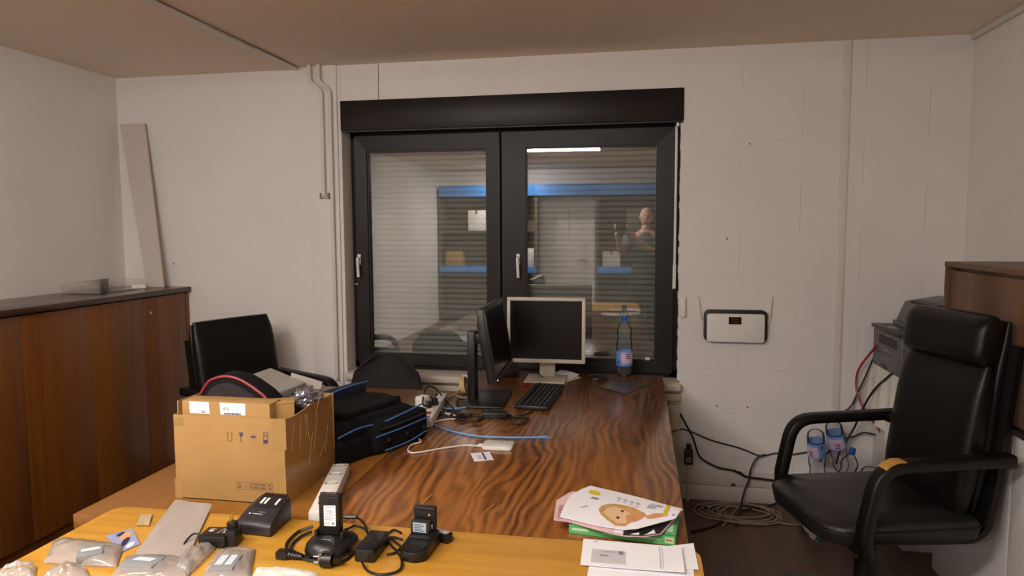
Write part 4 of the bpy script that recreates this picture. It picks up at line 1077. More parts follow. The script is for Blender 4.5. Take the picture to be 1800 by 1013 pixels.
for k in range(4):
    pts = []
    cx, cyy = [(800, 730), (818, 735), (785, 726), (905, 738)][k]
    for j in range(9):
        a = j * 1.5 + k; rx, ry = (18 + 6 * sin(j * 2.1 + k)), (6 + 3 * cos(j * 1.3 + k))
        pts.append(dpt(cx + rx * cos(a) + j * (2 if k < 3 else 1), cyy + ry * sin(a), D + .003 * (j % 3)))
    cable(pts, .0032, RUBBER, ['tangled black cable in front of the monitor stand', 'second loop of tangled black cable nearest the adapter brick', 'tangled black cable close to the far power strip', 'black cable looped in front of the keyboard'][k])
cable([dpt(838, 714, D), dpt(818, 716, D), dpt(803, 711, D), dpt(808, 702, D), dpt(830, 703, D)], .004, RUBBER, 'black cable loop at the left of the monitor base')
cable([dpt(878, 736, DZ + .012), dpt(893, 731), dpt(905, 733), dpt(925, 728), dpt(935, 723)], .0035, RUBBER, 'black cord from the adapter brick to the keyboard')
cable([ony(942, 640, 3.74), ony(945, 655, 3.66), dpt(955, 664, D + .006), dpt(958, 669, D + .004), dpt(950, 674, D)], .003, RUBBER, 'thin black wire hanging beside the beige monitor stand')
gc = ony(805, 690, 3.28)
gp = thing('grey_clip', 'grey metal clip lying behind the black monitor stand', 'clip', dpt(812, 700, DZ), rad(-40))
obj('clip_arm', MB().box(-.05, .05, -.008, .008, 0, .006, .002), ALU, gp); obj('clip_jaw', MB().box(.03, .055, -.011, .011, .006, .016, .003), ALU, gp)

# ---------------------------------------------------------------- foreground: chargers on the honey desk
L0 = LZ
# radio charger
q = onz(440, 945, L0)
ch = thing('radio_charger', 'black wedge-shaped charger with three silver contacts nearest the cardboard box', 'charger', (q.x, q.y + .01, L0), rad(-4))
wd = MB()
prof = [(-.0, 0), (.118, 0), (.118, .052), (.105, .066), (.05, .052), (.010, .034), (.0, .026)]
wd.prism(prof, .106, Matrix.Translation((-.053, 0, 0)) @ Matrix(((0, 0, 1, 0), (1, 0, 0, 0), (0, 1, 0, 0), (0, 0, 0, 1))), bev=.005)
for v in wd.bm.verts:
    v.co.x *= 1 - .22 * (v.co.y / .118)
obj('body', wd, PLASTICD, ch)
TS = Matrix.Translation((0, .078, .0592)) @ Matrix.Rotation(rad(14.3), 4, 'X')
obj('well', MB().box(-.033, .037, -.023, .023, -.002, .0012, M=TS), BLACKP, ch, smooth=0)
for x in (-.018, -.006, .026): obj('contact', MB().box(x - .0032, x + .0032, -.012, .012, .0012, .0035, M=TS), PLASTICW, ch, smooth=0)  # white colour stands in for the bright reflection on the metal contacts
TL = Matrix.Translation((0, .030, .0430)) @ Matrix.Rotation(rad(24.2), 4, 'X')
Sq = lambda u, v, h: TL @ V((u, v, h + .002))
decal('logo_print', [rect(-.018, .012, -.001, .0012), ell(-.026, 0, .0028, .0028)] + [rect(-.004, .016, .007, .008)], Sq, mat('silver_print', (190, 190, 194), .4), ch)
rg = MB(); 
for k in range(8): rg.box(-.035 + k * .009, -.031 + k * .009, .102, .1185, .062, .0672)
obj('rib', rg, PLASTICB, ch, smooth=0)
q2 = onz(497, 905, L0)
cable([(q2.x - .008, q2.y + .005, L0 + .02), (q2.x + .008, q2.y + .01, L0 + .03), (q2.x + .012, q2.y - .03, L0 + .02), (q2.x + .002, q2.y - .05, L0 + .006)], .003, RUBBER, 'small black cord loop at the side of the wedge-shaped charger')
# plug-in adapter lying with pins upward
q = onz(372, 966, L0)
pa = thing('plug_power_supply', 'black plug-in power supply with its pins pointing up', 'adapter', (q.x, q.y + .02, L0), rad(8)); pa.scale = (.86, .86, .86)
obj('body', MB().box(-.045, .035, -.02, .05, 0, .036, .005), PLASTICB, pa)
obj('plug_block', MB().box(.030, .062, -.012, .04, 0, .048, .005), PLASTICB, pa)
obj('pin_base', MB().prism([(-.013, -.012), (.013, -.012), (.013, .012), (-.013, .012)], .02, Matrix.Translation((.042, .016, .047)), bev=.003), PLASTICB, pa)
for y in (.009, .024): obj('pin', MB().cyl((.040, y, .066), (.040, y, .088), .0022, n=8), BRASS, pa)
decal('symbol_print', [ell(-.022, .018, .008, .005), rect(-.030, -.012, .028, .031), [(.001, .002), (.003, .002), (.013, .034), (.011, .034)], ell(.022, .014, .006, .003), rect(.014, .026, .022, .026), rect(.016, .027, .004, .007)], plane_S((0, 0, .036), (1, 0, 0), (0, 1, 0)), PLASTICW, pa)
cable([(q.x - .045, q.y + .035, L0 + .015), (q.x - .07, q.y + .03, L0 + .02), (q.x - .075, q.y + .0, L0 + .006), (q.x - .055, q.y - .005, L0 + .004)], .0025, RUBBER, 'thin black cord loop at the left of the plug-in power supply')
# round dock with battery
q = onz(567, 982, L0)
dk = thing('charging_dock', 'round black charging dock in the middle of the honey desk', 'charger', (q.x, q.y + .035, L0))
dm = MB().lathe([(.050, 0), (.056, .004), (.057, .012), (.053, .024), (.044, .034), (.033, .039), (.012, .041), (.001, .041)], 32)
obj('dome', dm, PLASTICB, dk, smooth=60)
obj('rear_lobe', MB().sphere((.018, .035, .018), (.042, .034, .0175), 20), PLASTICB, dk)
obj('cradle', MB().box(-.036, -.027, -.005, .028, .02, .052, .003), PLASTICB, dk); obj('cradle', MB().box(.031, .040, -.005, .028, .02, .052, .003), PLASTICB, dk)
obj('rating_plate', MB().lathe([(.022, .0), (.022, .001), (.001, .001)], 24, M=Matrix.Translation((.006, -.030, .0355)) @ Matrix.Rotation(rad(28), 4, 'X')), PLASTICD, dk)
decal('rating_print', [rect(-.012, .014 - .003 * (k % 2), -.006 + .0045 * k, -.0045 + .0045 * k) for k in range(4)], lambda u, v, h: Matrix.Translation((.006, -.030, .0367)) @ Matrix.Rotation(rad(28), 4, 'X') @ V((u, v, h)), INKL, dk)
for k in range(8): pass
bp = thing('radio_battery', 'black radio battery with white label standing in the round dock', 'battery', (q.x + .002, q.y + .045, L0 + .042))
obj('battery_body', MB().box(-.027, .027, -.009, .014, 0, .096, .004), PLASTICB, bp); obj('top_ridge', MB().box(-.024, .024, -.006, .012, .095, .099, .001), PLASTICD, bp)
SBt = plane_S((0, -.009, 0), (1, 0, 0), (0, 0, 1))
decal('label_sheet', [[(-.013, .022), (.0175, .023), (.0175, .075), (-.013, .073)]], SBt, PAPER, bp)
decal('label_print', [rect(-.010, .014, .069, .0705)] + [rect(-.010, .008 + .006 * (k % 2), .038 + .004 * k, .0392 + .004 * k) for k in range(7)] + text_polys('CE', .009, -.010, .026) + [ell(.010, .0295, .0035, .0035, 10)], SBt, INKL, bp, h=.001)
for k in range(4): obj('contact', MB().box(-.012 + k * .007, -.008 + k * .007, .0, .006, .0988, .0996), BRASS, bp, smooth=0)
# power brick beside the dock
q = onz(645, 983, L0); qd = (onz(672, 945, L0) - onz(640, 985, L0)); 
bk = thing('power_brick', 'black power supply brick between the two chargers', 'adapter', (q.x, q.y + .035, L0), math.atan2(qd.y, qd.x) - pi / 2)
obj('brick_body', MB().box(-.025, .025, -.055, .055, 0, .032, .005), PLASTICB, bk); obj('led', MB().cyl((.012, -.02, .0315), (.012, -.02, .0325), .002, n=8), STEEL, bk); obj('inlet', MB().box(-.012, .012, -.057, -.052, .008, .022), RUBBER, bk, smooth=0)
# boat-shaped charger with upright battery
q = onz(720, 993, L0)
c2_ = thing('desktop_charger', 'long black charger with a battery clipped in, at the right of the group', 'charger', (q.x, q.y + .005, L0), rad(-3))
cm_ = MB()
pts = []
for k in range(25):
    a = -pi + pi * k / 24; pts.append((.034 * cos(a), .028 + .028 * sin(a)))
pts += [(.034, .115), (.026, .125), (-.026, .125), (-.034, .115)]
cm_.prism(pts, .036, None, bev=.007)
for v in cm_.bm.verts:
    if v.co.z > .02: v.co.z *= .72 + .28 * min(1, v.co.y / .06)
obj('body', cm_, PLASTICB, c2_)
obj('cradle', MB().box(-.028, .028, .058, .108, .03, .040, .003), PLASTICB, c2_)
obj('back_plate', MB().box(-.029, .029, .098, .112, .03, .098, .004), PLASTICB, c2_)
obj('top_lip', MB().box(-.028, .028, .092, .112, .092, .099, .002), PLASTICD, c2_)
obj('latch_button', MB().sphere((.013, .097, .078), .004, 10), BRASS, c2_); obj('hook', MB().box(-.014, -.009, .094, .099, .05, .06, .001), STEEL, c2_)
S2 = plane_S((0, .098, 0), (1, 0, 0), (0, 0, 1)); decal('white_sticker', [rect(-.006, .021, .044, .055)], S2, PAPER, c2_)
bb = thing('small_battery', 'small grey battery with blue-white label sitting in the long charger', 'battery', (q.x + .001, q.y + .084, L0 + .0405), rad(-3))
obj('battery_body', MB().box(-.024, .024, -.008, .010, 0, .03, .002), PLASTICD, bb)
decal('label_sheet', [rect(-.017, .017, .004, .028)], plane_S((0, -.008, 0), (1, 0, 0), (0, 0, 1)), mat('pale_blue_label', (170, 190, 204), .5), bb)
decal('label_print', [rect(-.014, .012 - .004 * (k % 3), .007 + .004 * k, .0085 + .004 * k) for k in range(5)], plane_S((0, -.008, 0), (1, 0, 0), (0, 0, 1)), INK, bb, h=.001)
qa, qb = onz(765, 938, L0 + .02), onz(788, 945, L0 + .02)
lb_ = thing('loose_battery', 'small black battery with white label leaning beside the long charger', 'battery', (onz(775, 950, L0).x, onz(775, 950, L0).y, L0), rad(-24))
obj('battery_body', MB().box(-.030, .030, -.012, .012, .0, .024, .003), PLASTICB, lb_)
decal('label_sheet', [rect(-.024, .024, -.009, .008)], plane_S((0, 0, .024), (1, 0, 0), (0, 1, 0)), mat('grey_label', (196, 198, 206), .5), lb_)
# cables among the chargers
Z_ = L0 + .005
def lpt(px, py, z=Z_): return onz(px, py, z)
cable([lpt(550, 926, Z_ + .01), lpt(525, 935), lpt(508, 950), lpt(503, 962), lpt(512, 975), lpt(535, 983), lpt(560, 986), lpt(585, 987)], .0038, RUBBER, 'black mains cable looping round the left of the round dock')
cable([lpt(548, 935, Z_ + .004), lpt(528, 944), lpt(513, 958), lpt(514, 968), lpt(530, 976), lpt(545, 982, Z_ + .004)], .0036, RUBBER, 'inner loop of black mains cable left of the round dock')
cable([lpt(540, 985), lpt(580, 988, Z_ + .003), lpt(605, 985), lpt(618, 975), lpt(626, 965)], .0038, RUBBER, 'black mains cable passing in front of the round dock')
ia, ib = lpt(488, 981, L0), lpt(540, 986, L0); di = ib - ia
ie = thing('mains_connector', 'black mains connector end lying left of the plug', 'connector', (ia.x, ia.y, L0), math.atan2(di.y, di.x))
obj('connector_body', MB().box(0, .03, -.012, .012, .001, .020, .003), PLASTICB, ie); obj('grip', MB().cyl((.03, 0, .010), (.065, 0, .008), .0095, .006, n=12), PLASTICB, ie)
rb_ = MB()
for k in range(4): rb_.cyl((.034 + k * .008, 0, .0100 - k * .0005), (.037 + k * .008, 0, .0099 - k * .0005), .0105 - k * .0008, n=12)
obj('grip_rib', rb_, RUBBER, ie)
q = lpt(575, 1000, L0)
sk = thing('mains_plug', 'black round mains plug with metal earth clip at the front edge', 'plug', (q.x, q.y + .006, L0))
obj('plug_body', MB().cyl((-.014, 0, .019), (.012, 0, .019), .0185, .016, n=20).cyl((.012, 0, .019), (.03, .008, .016), .010, .006, n=12), PLASTICB, sk)
obj('earth_clip', MB().box(-.0165, -.008, -.017, -.004, .036, .039).box(-.0165, -.013, -.017, -.010, .012, .037), STEEL, sk, smooth=0)
for z in (.012, .026): obj('pin', MB().cyl((-.034, -.004, z), (-.014, -.002, z), .0024, n=8), STEEL, sk)
cable([lpt(612, 907, DZ + .03), lpt(622, 908, DZ + .03), lpt(635, 915, Z_ + .004), lpt(642, 925, Z_ + .002), lpt(645, 935, Z_ + .012)], .0032, RUBBER, 'thin black cord behind the round dock to the power brick')
q = lpt(620, 909, DZ + .028)
cable([lpt(600, 908, Z_), lpt(612, 909, Z_), lpt(626, 909, Z_)], .006, PLASTICB, 'thick black cable sleeve lying behind the round dock', 'cable sleeve', 'cable_sleeve')
cable([lpt(680, 940, Z_), lpt(692, 932, Z_), lpt(705, 937, Z_ + .003)], .003, RUBBER, 'upper black cord between the power brick and the long charger')
cable([lpt(678, 947, Z_), lpt(692, 945, Z_), lpt(707, 949, Z_)], .003, RUBBER, 'lower black cord between the power brick and the long charger')
cable([lpt(636, 988, Z_ + .005), lpt(645, 1003), lpt(665, 1010), lpt(690, 1008), lpt(704, 1000), lpt(706, 985), lpt(698, 970), lpt(690, 962), lpt(682, 952)], .003, RUBBER, 'black cord looping in front of the power brick and long charger')
cable([lpt(680, 975), lpt(694, 972), lpt(704, 962), lpt(697, 955), lpt(685, 945)], .003, RUBBER, 'small black cord loop between the power brick and long charger')
cable([lpt(612, 930, Z_ + .004), lpt(625, 924), lpt(640, 930), lpt(648, 940, Z_ + .01)], .003, RUBBER, 'short black cord from the round dock back to the power brick')
# thin straw
cable([onz(734, 893, DZ + .004), onz(748, 880, DZ + .004), onz(759, 869, DZ + .004)], .0016, mat('straw', (214, 176, 110), .6), 'thin pale straw lying on the rosewood desk behind the long charger', 'straw', 'straw')
cable([onz(846, 910, DZ + .003), onz(855, 898, DZ + .003), onz(868, 887, DZ + .003)], .0009, mat('straw', (214, 176, 110), .6), 'hair-thin pale fibre on the rosewood desk right of the charger', 'fibre', 'fibre')

# ---------------------------------------------------------------- plastic bags with batteries, paper, photo card
def pillow(name, label, corners, h, seed, material=POLY, wr=.004, cat='plastic bag', z=L0, edge=.004, thingname=None):
    A = [onz(*c_, z) for c_ in corners]
    m = MB(); nu, nv = 26, 20
    def top(u, v):
        p_ = (A[0] * (1 - u) + A[1] * u) * (1 - v) + (A[3] * (1 - u) + A[2] * u) * v
        e = (max(0, sin(pi * u)) * max(0, sin(pi * v))) ** .45
        nz = noise.noise(V((p_.x * 32 + seed, p_.y * 32, seed))) + .6 * noise.noise(V((p_.x * 80 + seed, p_.y * 80, 0)))
        return p_ + V((0, 0, .003 + h * e + wr * nz * min(1, e + .25) + edge * abs(noise.noise(V((u * 5, v * 5, seed)))) * (1 - e)))
    m.surf(top, nu, nv)
    def bot(u, v):
        p_ = (A[0] * (1 - u) + A[1] * u) * (1 - v) + (A[3] * (1 - u) + A[2] * u) * v
        return p_ + V((0, 0, .0012))
    m.surf(bot, 6, 5)
    return tag(obj(name, m, material, smooth=60), label, cat)
def bag_battery(px, py, rot, sz, label, win):
    q = onz(px, py, L0)
    t = thing('battery_pack', label, 'battery', (q.x, q.y, L0 + .003), rot)
    a, b_, c_ = sz
    obj('pack_body', MB().box(-a / 2, a / 2, -b_ / 2, b_ / 2, 0, c_, .003), GREYB, t)
    decal('label_sheet', win, plane_S((0, 0, c_), (1, 0, 0), (0, 1, 0)), mat('pale_label', (208, 220, 228), .5), t)
    return t
pillow('zip_bag', 'zip bag with a grey battery at the left edge of the honey desk', [(76, 992), (205, 1000), (218, 962), (95, 950)], .024, 3)
bag_battery(160, 985, rad(35), (.055, .05, .022), 'grey battery in the leftmost full zip bag', [rect(-.02, .02, -.004, .012)])
pillow('zip_bag', 'zip bag with a grey battery bottom left of centre, below the paper bag', [(190, 1022), (330, 1022), (342, 985), (222, 980)], .020, 11)
bag_battery(252, 1003, rad(0), (.082, .05, .022), 'grey battery with pale label in the bag below the paper sleeve', [[(-.026, -.004), (.022, -.004), (.028, .012), (-.018, .012)]])
pillow('zip_bag', 'zip bag with a grey battery having two pale stripes, in front of the power supply', [(350, 1022), (440, 1022), (449, 967), (385, 968)], .020, 23)
bag_battery(398, 1003, rad(12), (.055, .07, .020), 'grey battery with two pale stripes in the bag before the power supply', [rect(-.02, -.003, -.02, .028), rect(.003, .018, -.02, .028)])
pillow('plastic_film', 'rolled clear plastic film leaning on the plug-in power supply', [(296, 1010), (330, 1016), (380, 966), (352, 962)], .030, 31, wr=.008)
pillow('plastic_bag', 'crumpled clear bag in the bottom left corner of the photograph', [(-12, 1022), (62, 1022), (64, 998), (10, 1000)], .022, 41, wr=.010)
pillow('plastic_bag', 'crumpled white bag beside the bottom left corner bag', [(66, 1030), (165, 1030), (150, 1000), (92, 1000)], .024, 47, wr=.010)
pillow('white_bag', 'crumpled white bag at the bottom edge below the mains connector', [(436, 1030), (565, 1030), (556, 1008), (452, 1000)], .014, 53, material=mat('white_film', (226, 220, 214), .4), wr=.006)
# flat translucent paper sleeve
def sleeve_fn(A, zb, amp, seed):
    def fn(u, v):
        p_ = (A[0] * (1 - u) + A[1] * u) * (1 - v) + (A[3] * (1 - u) + A[2] * u) * v
        return p_ + V((0, 0, zb + amp * (noise.noise(V((u * 3 + seed, v * 3, seed))) + .6) + .006 * v * (1 - v)))
    return fn
A = [onz(232, 985, L0), onz(330, 985, L0), onz(373, 890, L0), onz(308, 882, L0)]
tag(obj('paper_sleeve', MB().surf(sleeve_fn(A, .003, .004, 5), 16, 20, .001), PAPERG, smooth=60), 'long flat greyish paper sleeve in front of the cardboard box', 'sleeve')
A = [onz(240, 926, L0), onz(262, 926, L0), onz(268, 907, L0), onz(248, 906, L0)]
tag(obj('clear_wrapper', MB().surf(sleeve_fn(A, .002, .003, 9), 8, 8, .0008), mat('matte_film', (186, 164, 132), .35), smooth=60), 'tiny clear wrapper beside the left edge of the paper sleeve', 'wrapper')
A = [onz(214, 972, L0), onz(246, 958, L0), onz(232, 931, L0), onz(184, 944, L0)]
ph = thing('photo_card', 'small colour photo card tucked between the zip bag and paper sleeve', 'card', (A[0].x, A[0].y, L0))
A2 = [p_ - A[0] for p_ in A]; A2 = [V((p_.x, p_.y, 0)) for p_ in A2]
fnc = lambda u, v: (A2[0] * (1 - u) + A2[1] * u) * (1 - v) + (A2[3] * (1 - u) + A2[2] * u) * v + V((0, 0, .0025 + .008 * v * (1 - v)))
obj('card_sheet', MB().surf(fnc, 10, 10, .0008), mat('card_blue', (150, 158, 196), .4), ph, smooth=60)
SPh = lambda u, v, h: fnc(u, v) + V((0, 0, h))
decal('photo_skin', [ell(.62, .62, .30, .16, 18, .5)], SPh, SKIND, ph, sub=2); decal('photo_dark', [ell(.45, .35, .30, .10, 14, .5)], SPh, INK, ph, sub=2, h=.0009); decal('photo_dark', [ell(.5, .82, .2, .07, 12, .4)], SPh, INK, ph, sub=2, h=.0009); decal('photo_white', [ell(.55, .12, .25, .08, 12, .2)], SPh, PAPER, ph, sub=2, h=.0008)

# ---------------------------------------------------------------- book, magazines, letters
nl_, nr_ = onz(1000, 938, DZ), onz(1187, 961, DZ)
bd_ = nr_ - nl_; ba = math.atan2(bd_.y, bd_.x); bw = bd_.length; bdp = .165
bo = thing('green_book', 'thick green paperback under the magazines on the rosewood desk', 'book', (nl_.x, nl_.y, DZ), ba)
obj('pages', MB().box(.004, bw - .004, .003, bdp - .003, .002, .026), PAPER, bo, smooth=0)
bcov = MB(); bcov.box(0, bw, 0, bdp, .0005, .002).box(0, bw, 0, bdp, .026, .0275).box(0, bw, 0, .002, .0005, .0275); obj('cover', bcov, GREENC, bo, smooth=0)
SSp = plane_S((0, 0, 0), (1, 0, 0), (0, 0, 1))
decal('spine_text', [rect(bw * (.33 + .031 * k), bw * (.33 + .031 * k) + (.006 if k in (0, 5, 9) else .0085), .010, .0155) for k in range(9)] + [rect(.008, bw * .19, .0105, .0175)] + [rect(bw * .66, bw * .86, .0125, .0165)], SSp, GREENL, bo)
decal('spine_logo', [rect(bw * .905, bw * .985, .006, .022)], SSp, GREENL, bo, h=.0005)
decal('spine_logo_print', [rect(bw * .915, bw * .972, .0115, .0165)], SSp, mat('orange_print', (190, 130, 50), .6), bo, h=.001)
SCv = plane_S((0, 0, .0275), (1, 0, 0), (0, 1, 0))
decal('cover_box', [rect(.005, bw * .21, .01, .06), rect(bw * .90, bw * .97, .02, .10)], SCv, GREENL, bo)
decal('cover_print', [rect(bw * .05, bw * .19, .028, .042)], SCv, MAROON, bo, h=.001); decal('cover_magenta', [rect(bw * .81, bw * .88, .02, .08)], SCv, MAGENTA, bo)

def sheet_surface(near, far, zn, zf, sag=0.0, lift=0.0):
    """ruled sheet between a near and a far edge given as pixel polylines with heights"""
    def interp(pl, u):
        x = u * (len(pl) - 1); i = min(int(x), len(pl) - 2); f = x - i
        return tuple(pl[i][k] * (1 - f) + pl[i + 1][k] * f for k in range(len(pl[0])))
    def fn(u, v, h=0.0):
        a = interp(near, u); b_ = interp(far, u)
        pa, pb_ = onz(a[0], a[1], a[2]), onz(b_[0], b_[1], b_[2])
        p_ = pa * (1 - v) + pb_ * v
        p_.z += lift * sin(pi * v) + h
        return p_
    return fn
T = DZ + .030
# lower magazine
m2 = sheet_surface([(973, 914, T + .012), (1000, 917, T + .004), (1050, 931, T + .002), (1095, 942, T + .002), (1135, 943, T + .003), (1163, 938, T + .005)], [(978, 880, T + .012), (1004, 864, T + .012), (1060, 868, T + .006), (1120, 888, T + .004), (1160, 900, T + .004), (1192, 905, T + .004)], 0, 0)
g2 = thing('magazine', 'lower magazine with pink cover edge sticking out left under the top one', 'magazine', (0, 0, DZ)); g2.location = m2(.5, .5); off2 = g2.location.copy()
L2 = lambda u, v, h=0.0: m2(u, v, h) - off2
mm = MB(); mm.surf(lambda u, v: L2(u, v), 24, 12, .0025); obj('pages', mm, PINKP, g2, smooth=60)
decal('dark_page', [[(.60, .0), (.98, .0), (.99, .75), (.56, .75)]], L2, BLACKP, g2, sub=4, h=.0012)
decal('white_shapes', [[(.52, .01), (.60, .01), (.58, .12), (.53, .08)], [(.66, .02), (.74, .02), (.73, .10), (.68, .06)], [(.78, .02), (.92, .02), (.86, .22), (.82, .10)]], L2, PAPER, g2, sub=3, h=.0018)
decal('title_text', text_polys('ULLENUX', .085, .105, .06, rot=pi / 2, sx=1.5), L2, MAROON, g2, h=.0013)
# top magazine
m1 = sheet_surface([(984, 908, T + .014), (1010, 914, T + .010), (1050, 924, T + .008), (1098, 931, T + .008), (1120, 929, T + .012), (1150, 921, T + .018), (1188, 911, T + .024)], [(1002, 872, T + .016), (1022, 860, T + .016), (1038, 854, T + .014), (1085, 865, T + .010), (1130, 876, T + .012), (1165, 886, T + .016), (1201, 895, T + .022)], 0, 0, lift=.004)
g1_ = thing('magazine', 'open white magazine with a blond child portrait lying on the green book', 'magazine'); g1_.location = m1(.5, .5); off1 = g1_.location.copy()
L1 = lambda u, v, h=0.0: m1(u, v, h) - off1
mm = MB(); mm.surf(lambda u, v: L1(u, v), 36, 16, .0022); obj('pages', mm, PAPER, g1_, smooth=60)
def upx(px, py):     # photograph pixel on the magazine -> its (u, v)
    best = None; 
    u = v = .5; step = .25
    tgt = (px, py)
    def pr(u, v):
        p_ = m1(u, v) - V((0, 0, CAMZ)); w_ = p_.dot(CF); return (PW / 2 + FPX * p_.dot(CR) / w_, PH / 2 - FPX * p_.dot(CU) / w_)
    for _ in range(40):
        x0, y0 = pr(u, v); e = 1e-3
        xu, yu = pr(u + e, v); xv, yv = pr(u, v + e)
        a, b_, c_, d_ = (xu - x0) / e, (xv - x0) / e, (yu - y0) / e, (yv - y0) / e
        det = a * d_ - b_ * c_
        if abs(det) < 1e-9: break
        dx, dy = tgt[0] - x0, tgt[1] - y0
        u += max(-.2, min(.2, (d_ * dx - b_ * dy) / det)) * .7; v += max(-.2, min(.2, (a * dy - c_ * dx) / det)) * .7
        u = max(0, min(.999, u)); v = max(0, min(.999, v))
    return (u, v)
def U(pts): return [upx(*p_) for p_ in pts]
def epx(cx, cy, rx, ry, rot=0, n=14): return U(ell(cx, cy, rx, ry, n, rad(rot)))
decal('portrait_hair', [U([(1052, 896), (1058, 889), (1075, 886), (1095, 888), (1115, 893), (1132, 902), (1138, 908), (1120, 913), (1100, 925), (1082, 925), (1066, 914), (1056, 905)])], L1, HAIRP, g1_, sub=3, h=.0006)
decal('portrait_face', [U([(1061, 901), (1066, 895), (1076, 891), (1090, 894), (1100, 899), (1112, 905), (1112, 913), (1100, 921), (1085, 920), (1070, 911)])], L1, SKINP, g1_, sub=3, h=.0012)
decal('portrait_hand', [U([(1100, 908), (1112, 903), (1126, 906), (1130, 912), (1118, 918), (1102, 920)])], L1, SKIND, g1_, sub=3, h=.0017)
decal('portrait_finger_gap', [U([(1102, 910 + 3.4 * k), (1116, 909 + 3.0 * k), (1116, 909.7 + 3.0 * k), (1102, 910.8 + 3.4 * k)]) for k in range(3)], L1, mat('finger_gap', (196, 120, 80), .6), g1_, sub=2, h=.0022)
decal('portrait_arm', [U([(1135, 909), (1150, 903), (1172, 903), (1174, 907), (1150, 912), (1138, 913)])], L1, SKIND, g1_, sub=3, h=.0010)
decal('portrait_eye', [epx(1094, 900, 3, 2.2), epx(1086, 911.5, 3, 2.2)], L1, mat('eye_brown', (92, 62, 48), .5), g1_, sub=1, h=.0020)
decal('yellow_badge', [epx(1045, 867, 11, 4, 12)], L1, YELLOWP, g1_, sub=2, h=.0010)
decal('yellow_bar', [U([(1164, 907), (1171, 908), (1178, 890), (1172, 888.5)])], L1, YELLOWP, g1_, sub=2, h=.0016)
decal('grey_box', [U([(1037, 877), (1050, 880), (1054, 877), (1042, 874)])], L1, INKL, g1_, sub=1, h=.0010)
scr = []
for k in range(4):
    x0, y0 = 1084 + 11 * k, 875 + 3.2 * k
    scr += [U(p_) for p_ in ([(x0, y0), (x0 + 7, y0 + 1.2), (x0 + 7, y0 + 2), (x0, y0 + .9)], [(x0 + 2, y0 + 3.2), (x0 + 8, y0 + 2), (x0 + 8, y0 + 2.9), (x0 + 2, y0 + 4.1)], [(x0, y0 + 5.6), (x0 + 6, y0 + 6.6), (x0 + 6, y0 + 7.4), (x0, y0 + 6.4)])]
scr += [U([(1136 + 4 * k, 894 + .6 * k), (1138 + 4 * k, 894 + .6 * k), (1146 + 4 * k, 887 + .6 * k), (1145 + 4 * k, 886.6 + .6 * k)]) for k in range(4)]
scr += [U([(1156, 891), (1165, 893), (1166, 891.4), (1157, 889.4)])] + [epx(1183.5, 906, 2.2, 1.6)] + [U([(1020 + 3 * k, 893 - k), (1024 + 3 * k, 894.6 - k), (1025 + 3 * k, 893.6 - k), (1021 + 3 * k, 892 - k)]) for k in range(4)]
decal('headline_print', scr, L1, INKL, g1_, sub=1, h=.0011)

def letter(name, label, px4, z0, prints=(), bend=0.0, thick=.001):
    A = [onz(*c_, L0) for c_ in px4]; t = thing(name, label, 'envelope', (A[0].x, A[0].y, L0))
    B = [V((p_.x - A[0].x, p_.y - A[0].y, 0)) for p_ in A]
    fn = lambda u, v, h=0.0: (B[0] * (1 - u) + B[1] * u) * (1 - v) + (B[3] * (1 - u) + B[2] * u) * v + V((0, 0, z0 + h + bend * u * u * (1 - .4 * v)))
    obj('sheet', MB().surf(lambda u, v: fn(u, v), 12, 8, thick), PAPER, t, smooth=60)
    for nm, polys, mt_, hh_ in prints: decal(nm, polys, fn, mt_, t, sub=2, h=hh_)
    return t
letter('envelope', 'bottom envelope of the stack of letters at the front desk edge', [(1032, 1013), (1222, 1034), (1218, 990), (1040, 972)], .0016)
letter('envelope', 'white envelope slanting out at the right under the top letter', [(1130, 998), (1228, 1004), (1219, 958), (1150, 966)], .0042)
letter('envelope', 'top white window envelope on the stack of letters', [(1020, 997.5), (1204, 1014), (1198, 968), (1025.5, 951.5)], .0065,
       [('address_window', [rect(.10, .44, .12, .62)], mat('glassine', (214, 210, 216), .2), .0005), ('print_line', [rect(.12, .15, .90, .94), rect(.21, .35, .535, .56), rect(.18, .27, .36, .42), [(.775, .05), (.780, .05), (.780, .93), (.775, .93)], rect(.80, .803, .1, .88)], INKL, .001), ('stamp_print', [rect(.37, .415, .47, .60)], mat('stamp_grey', (128, 124, 130), .6), .0012)], bend=.004)

# ---------------------------------------------------------------- behind the camera (seen in the window glass)
for k, (lx, ly, hl) in enumerate(LAMP_SPOTS):
    t = thing('ceiling_lamp', ['ceiling tube lamp reflected at the top of the right window pane', 'second ceiling tube lamp farther left behind the camera', 'added rear ceiling tube lamp near the racks, evening out the light'][k], 'lamp', (lx, ly, ZC), group='ceiling tube lamps')
    obj('housing', MB().box(-hl, hl, -.03, .03, -.022, 0, .004), PLASTICW, t)
    for s_ in (-1, 1): obj('end_cap', MB().box(s_ * (hl - .015) - .008, s_ * (hl - .015) + .008, -.018, .018, -.064, -.02, .004), PLASTICW, t)
    obj('tube', MB().cyl((-hl + .03, 0, -.044), (hl - .03, 0, -.044), .017, n=16), MATS.get('tube_glow') or glow('tube_glow', LAMP_COLOR, LAMP_GLOW), t)
d1 = empty_struct('door_1')
obj('door_leaf', MB().box(-1.16, -.42, YF + .0, YF + .04, .01, 2.02, .003), TRIMW, d1)
for x in (-1.02, -.78): obj('panel_groove', MB().box(x, x + .012, YF + .04, YF + .042, 1.3, 1.95), INKL, d1, smooth=0)
obj('door_handle', MB().tube(round_path([(-.5, YF + .04, 1.03), (-.5, YF + .09, 1.03), (-.62, YF + .09, 1.03)], .02), .009, 8), STEEL, d1)
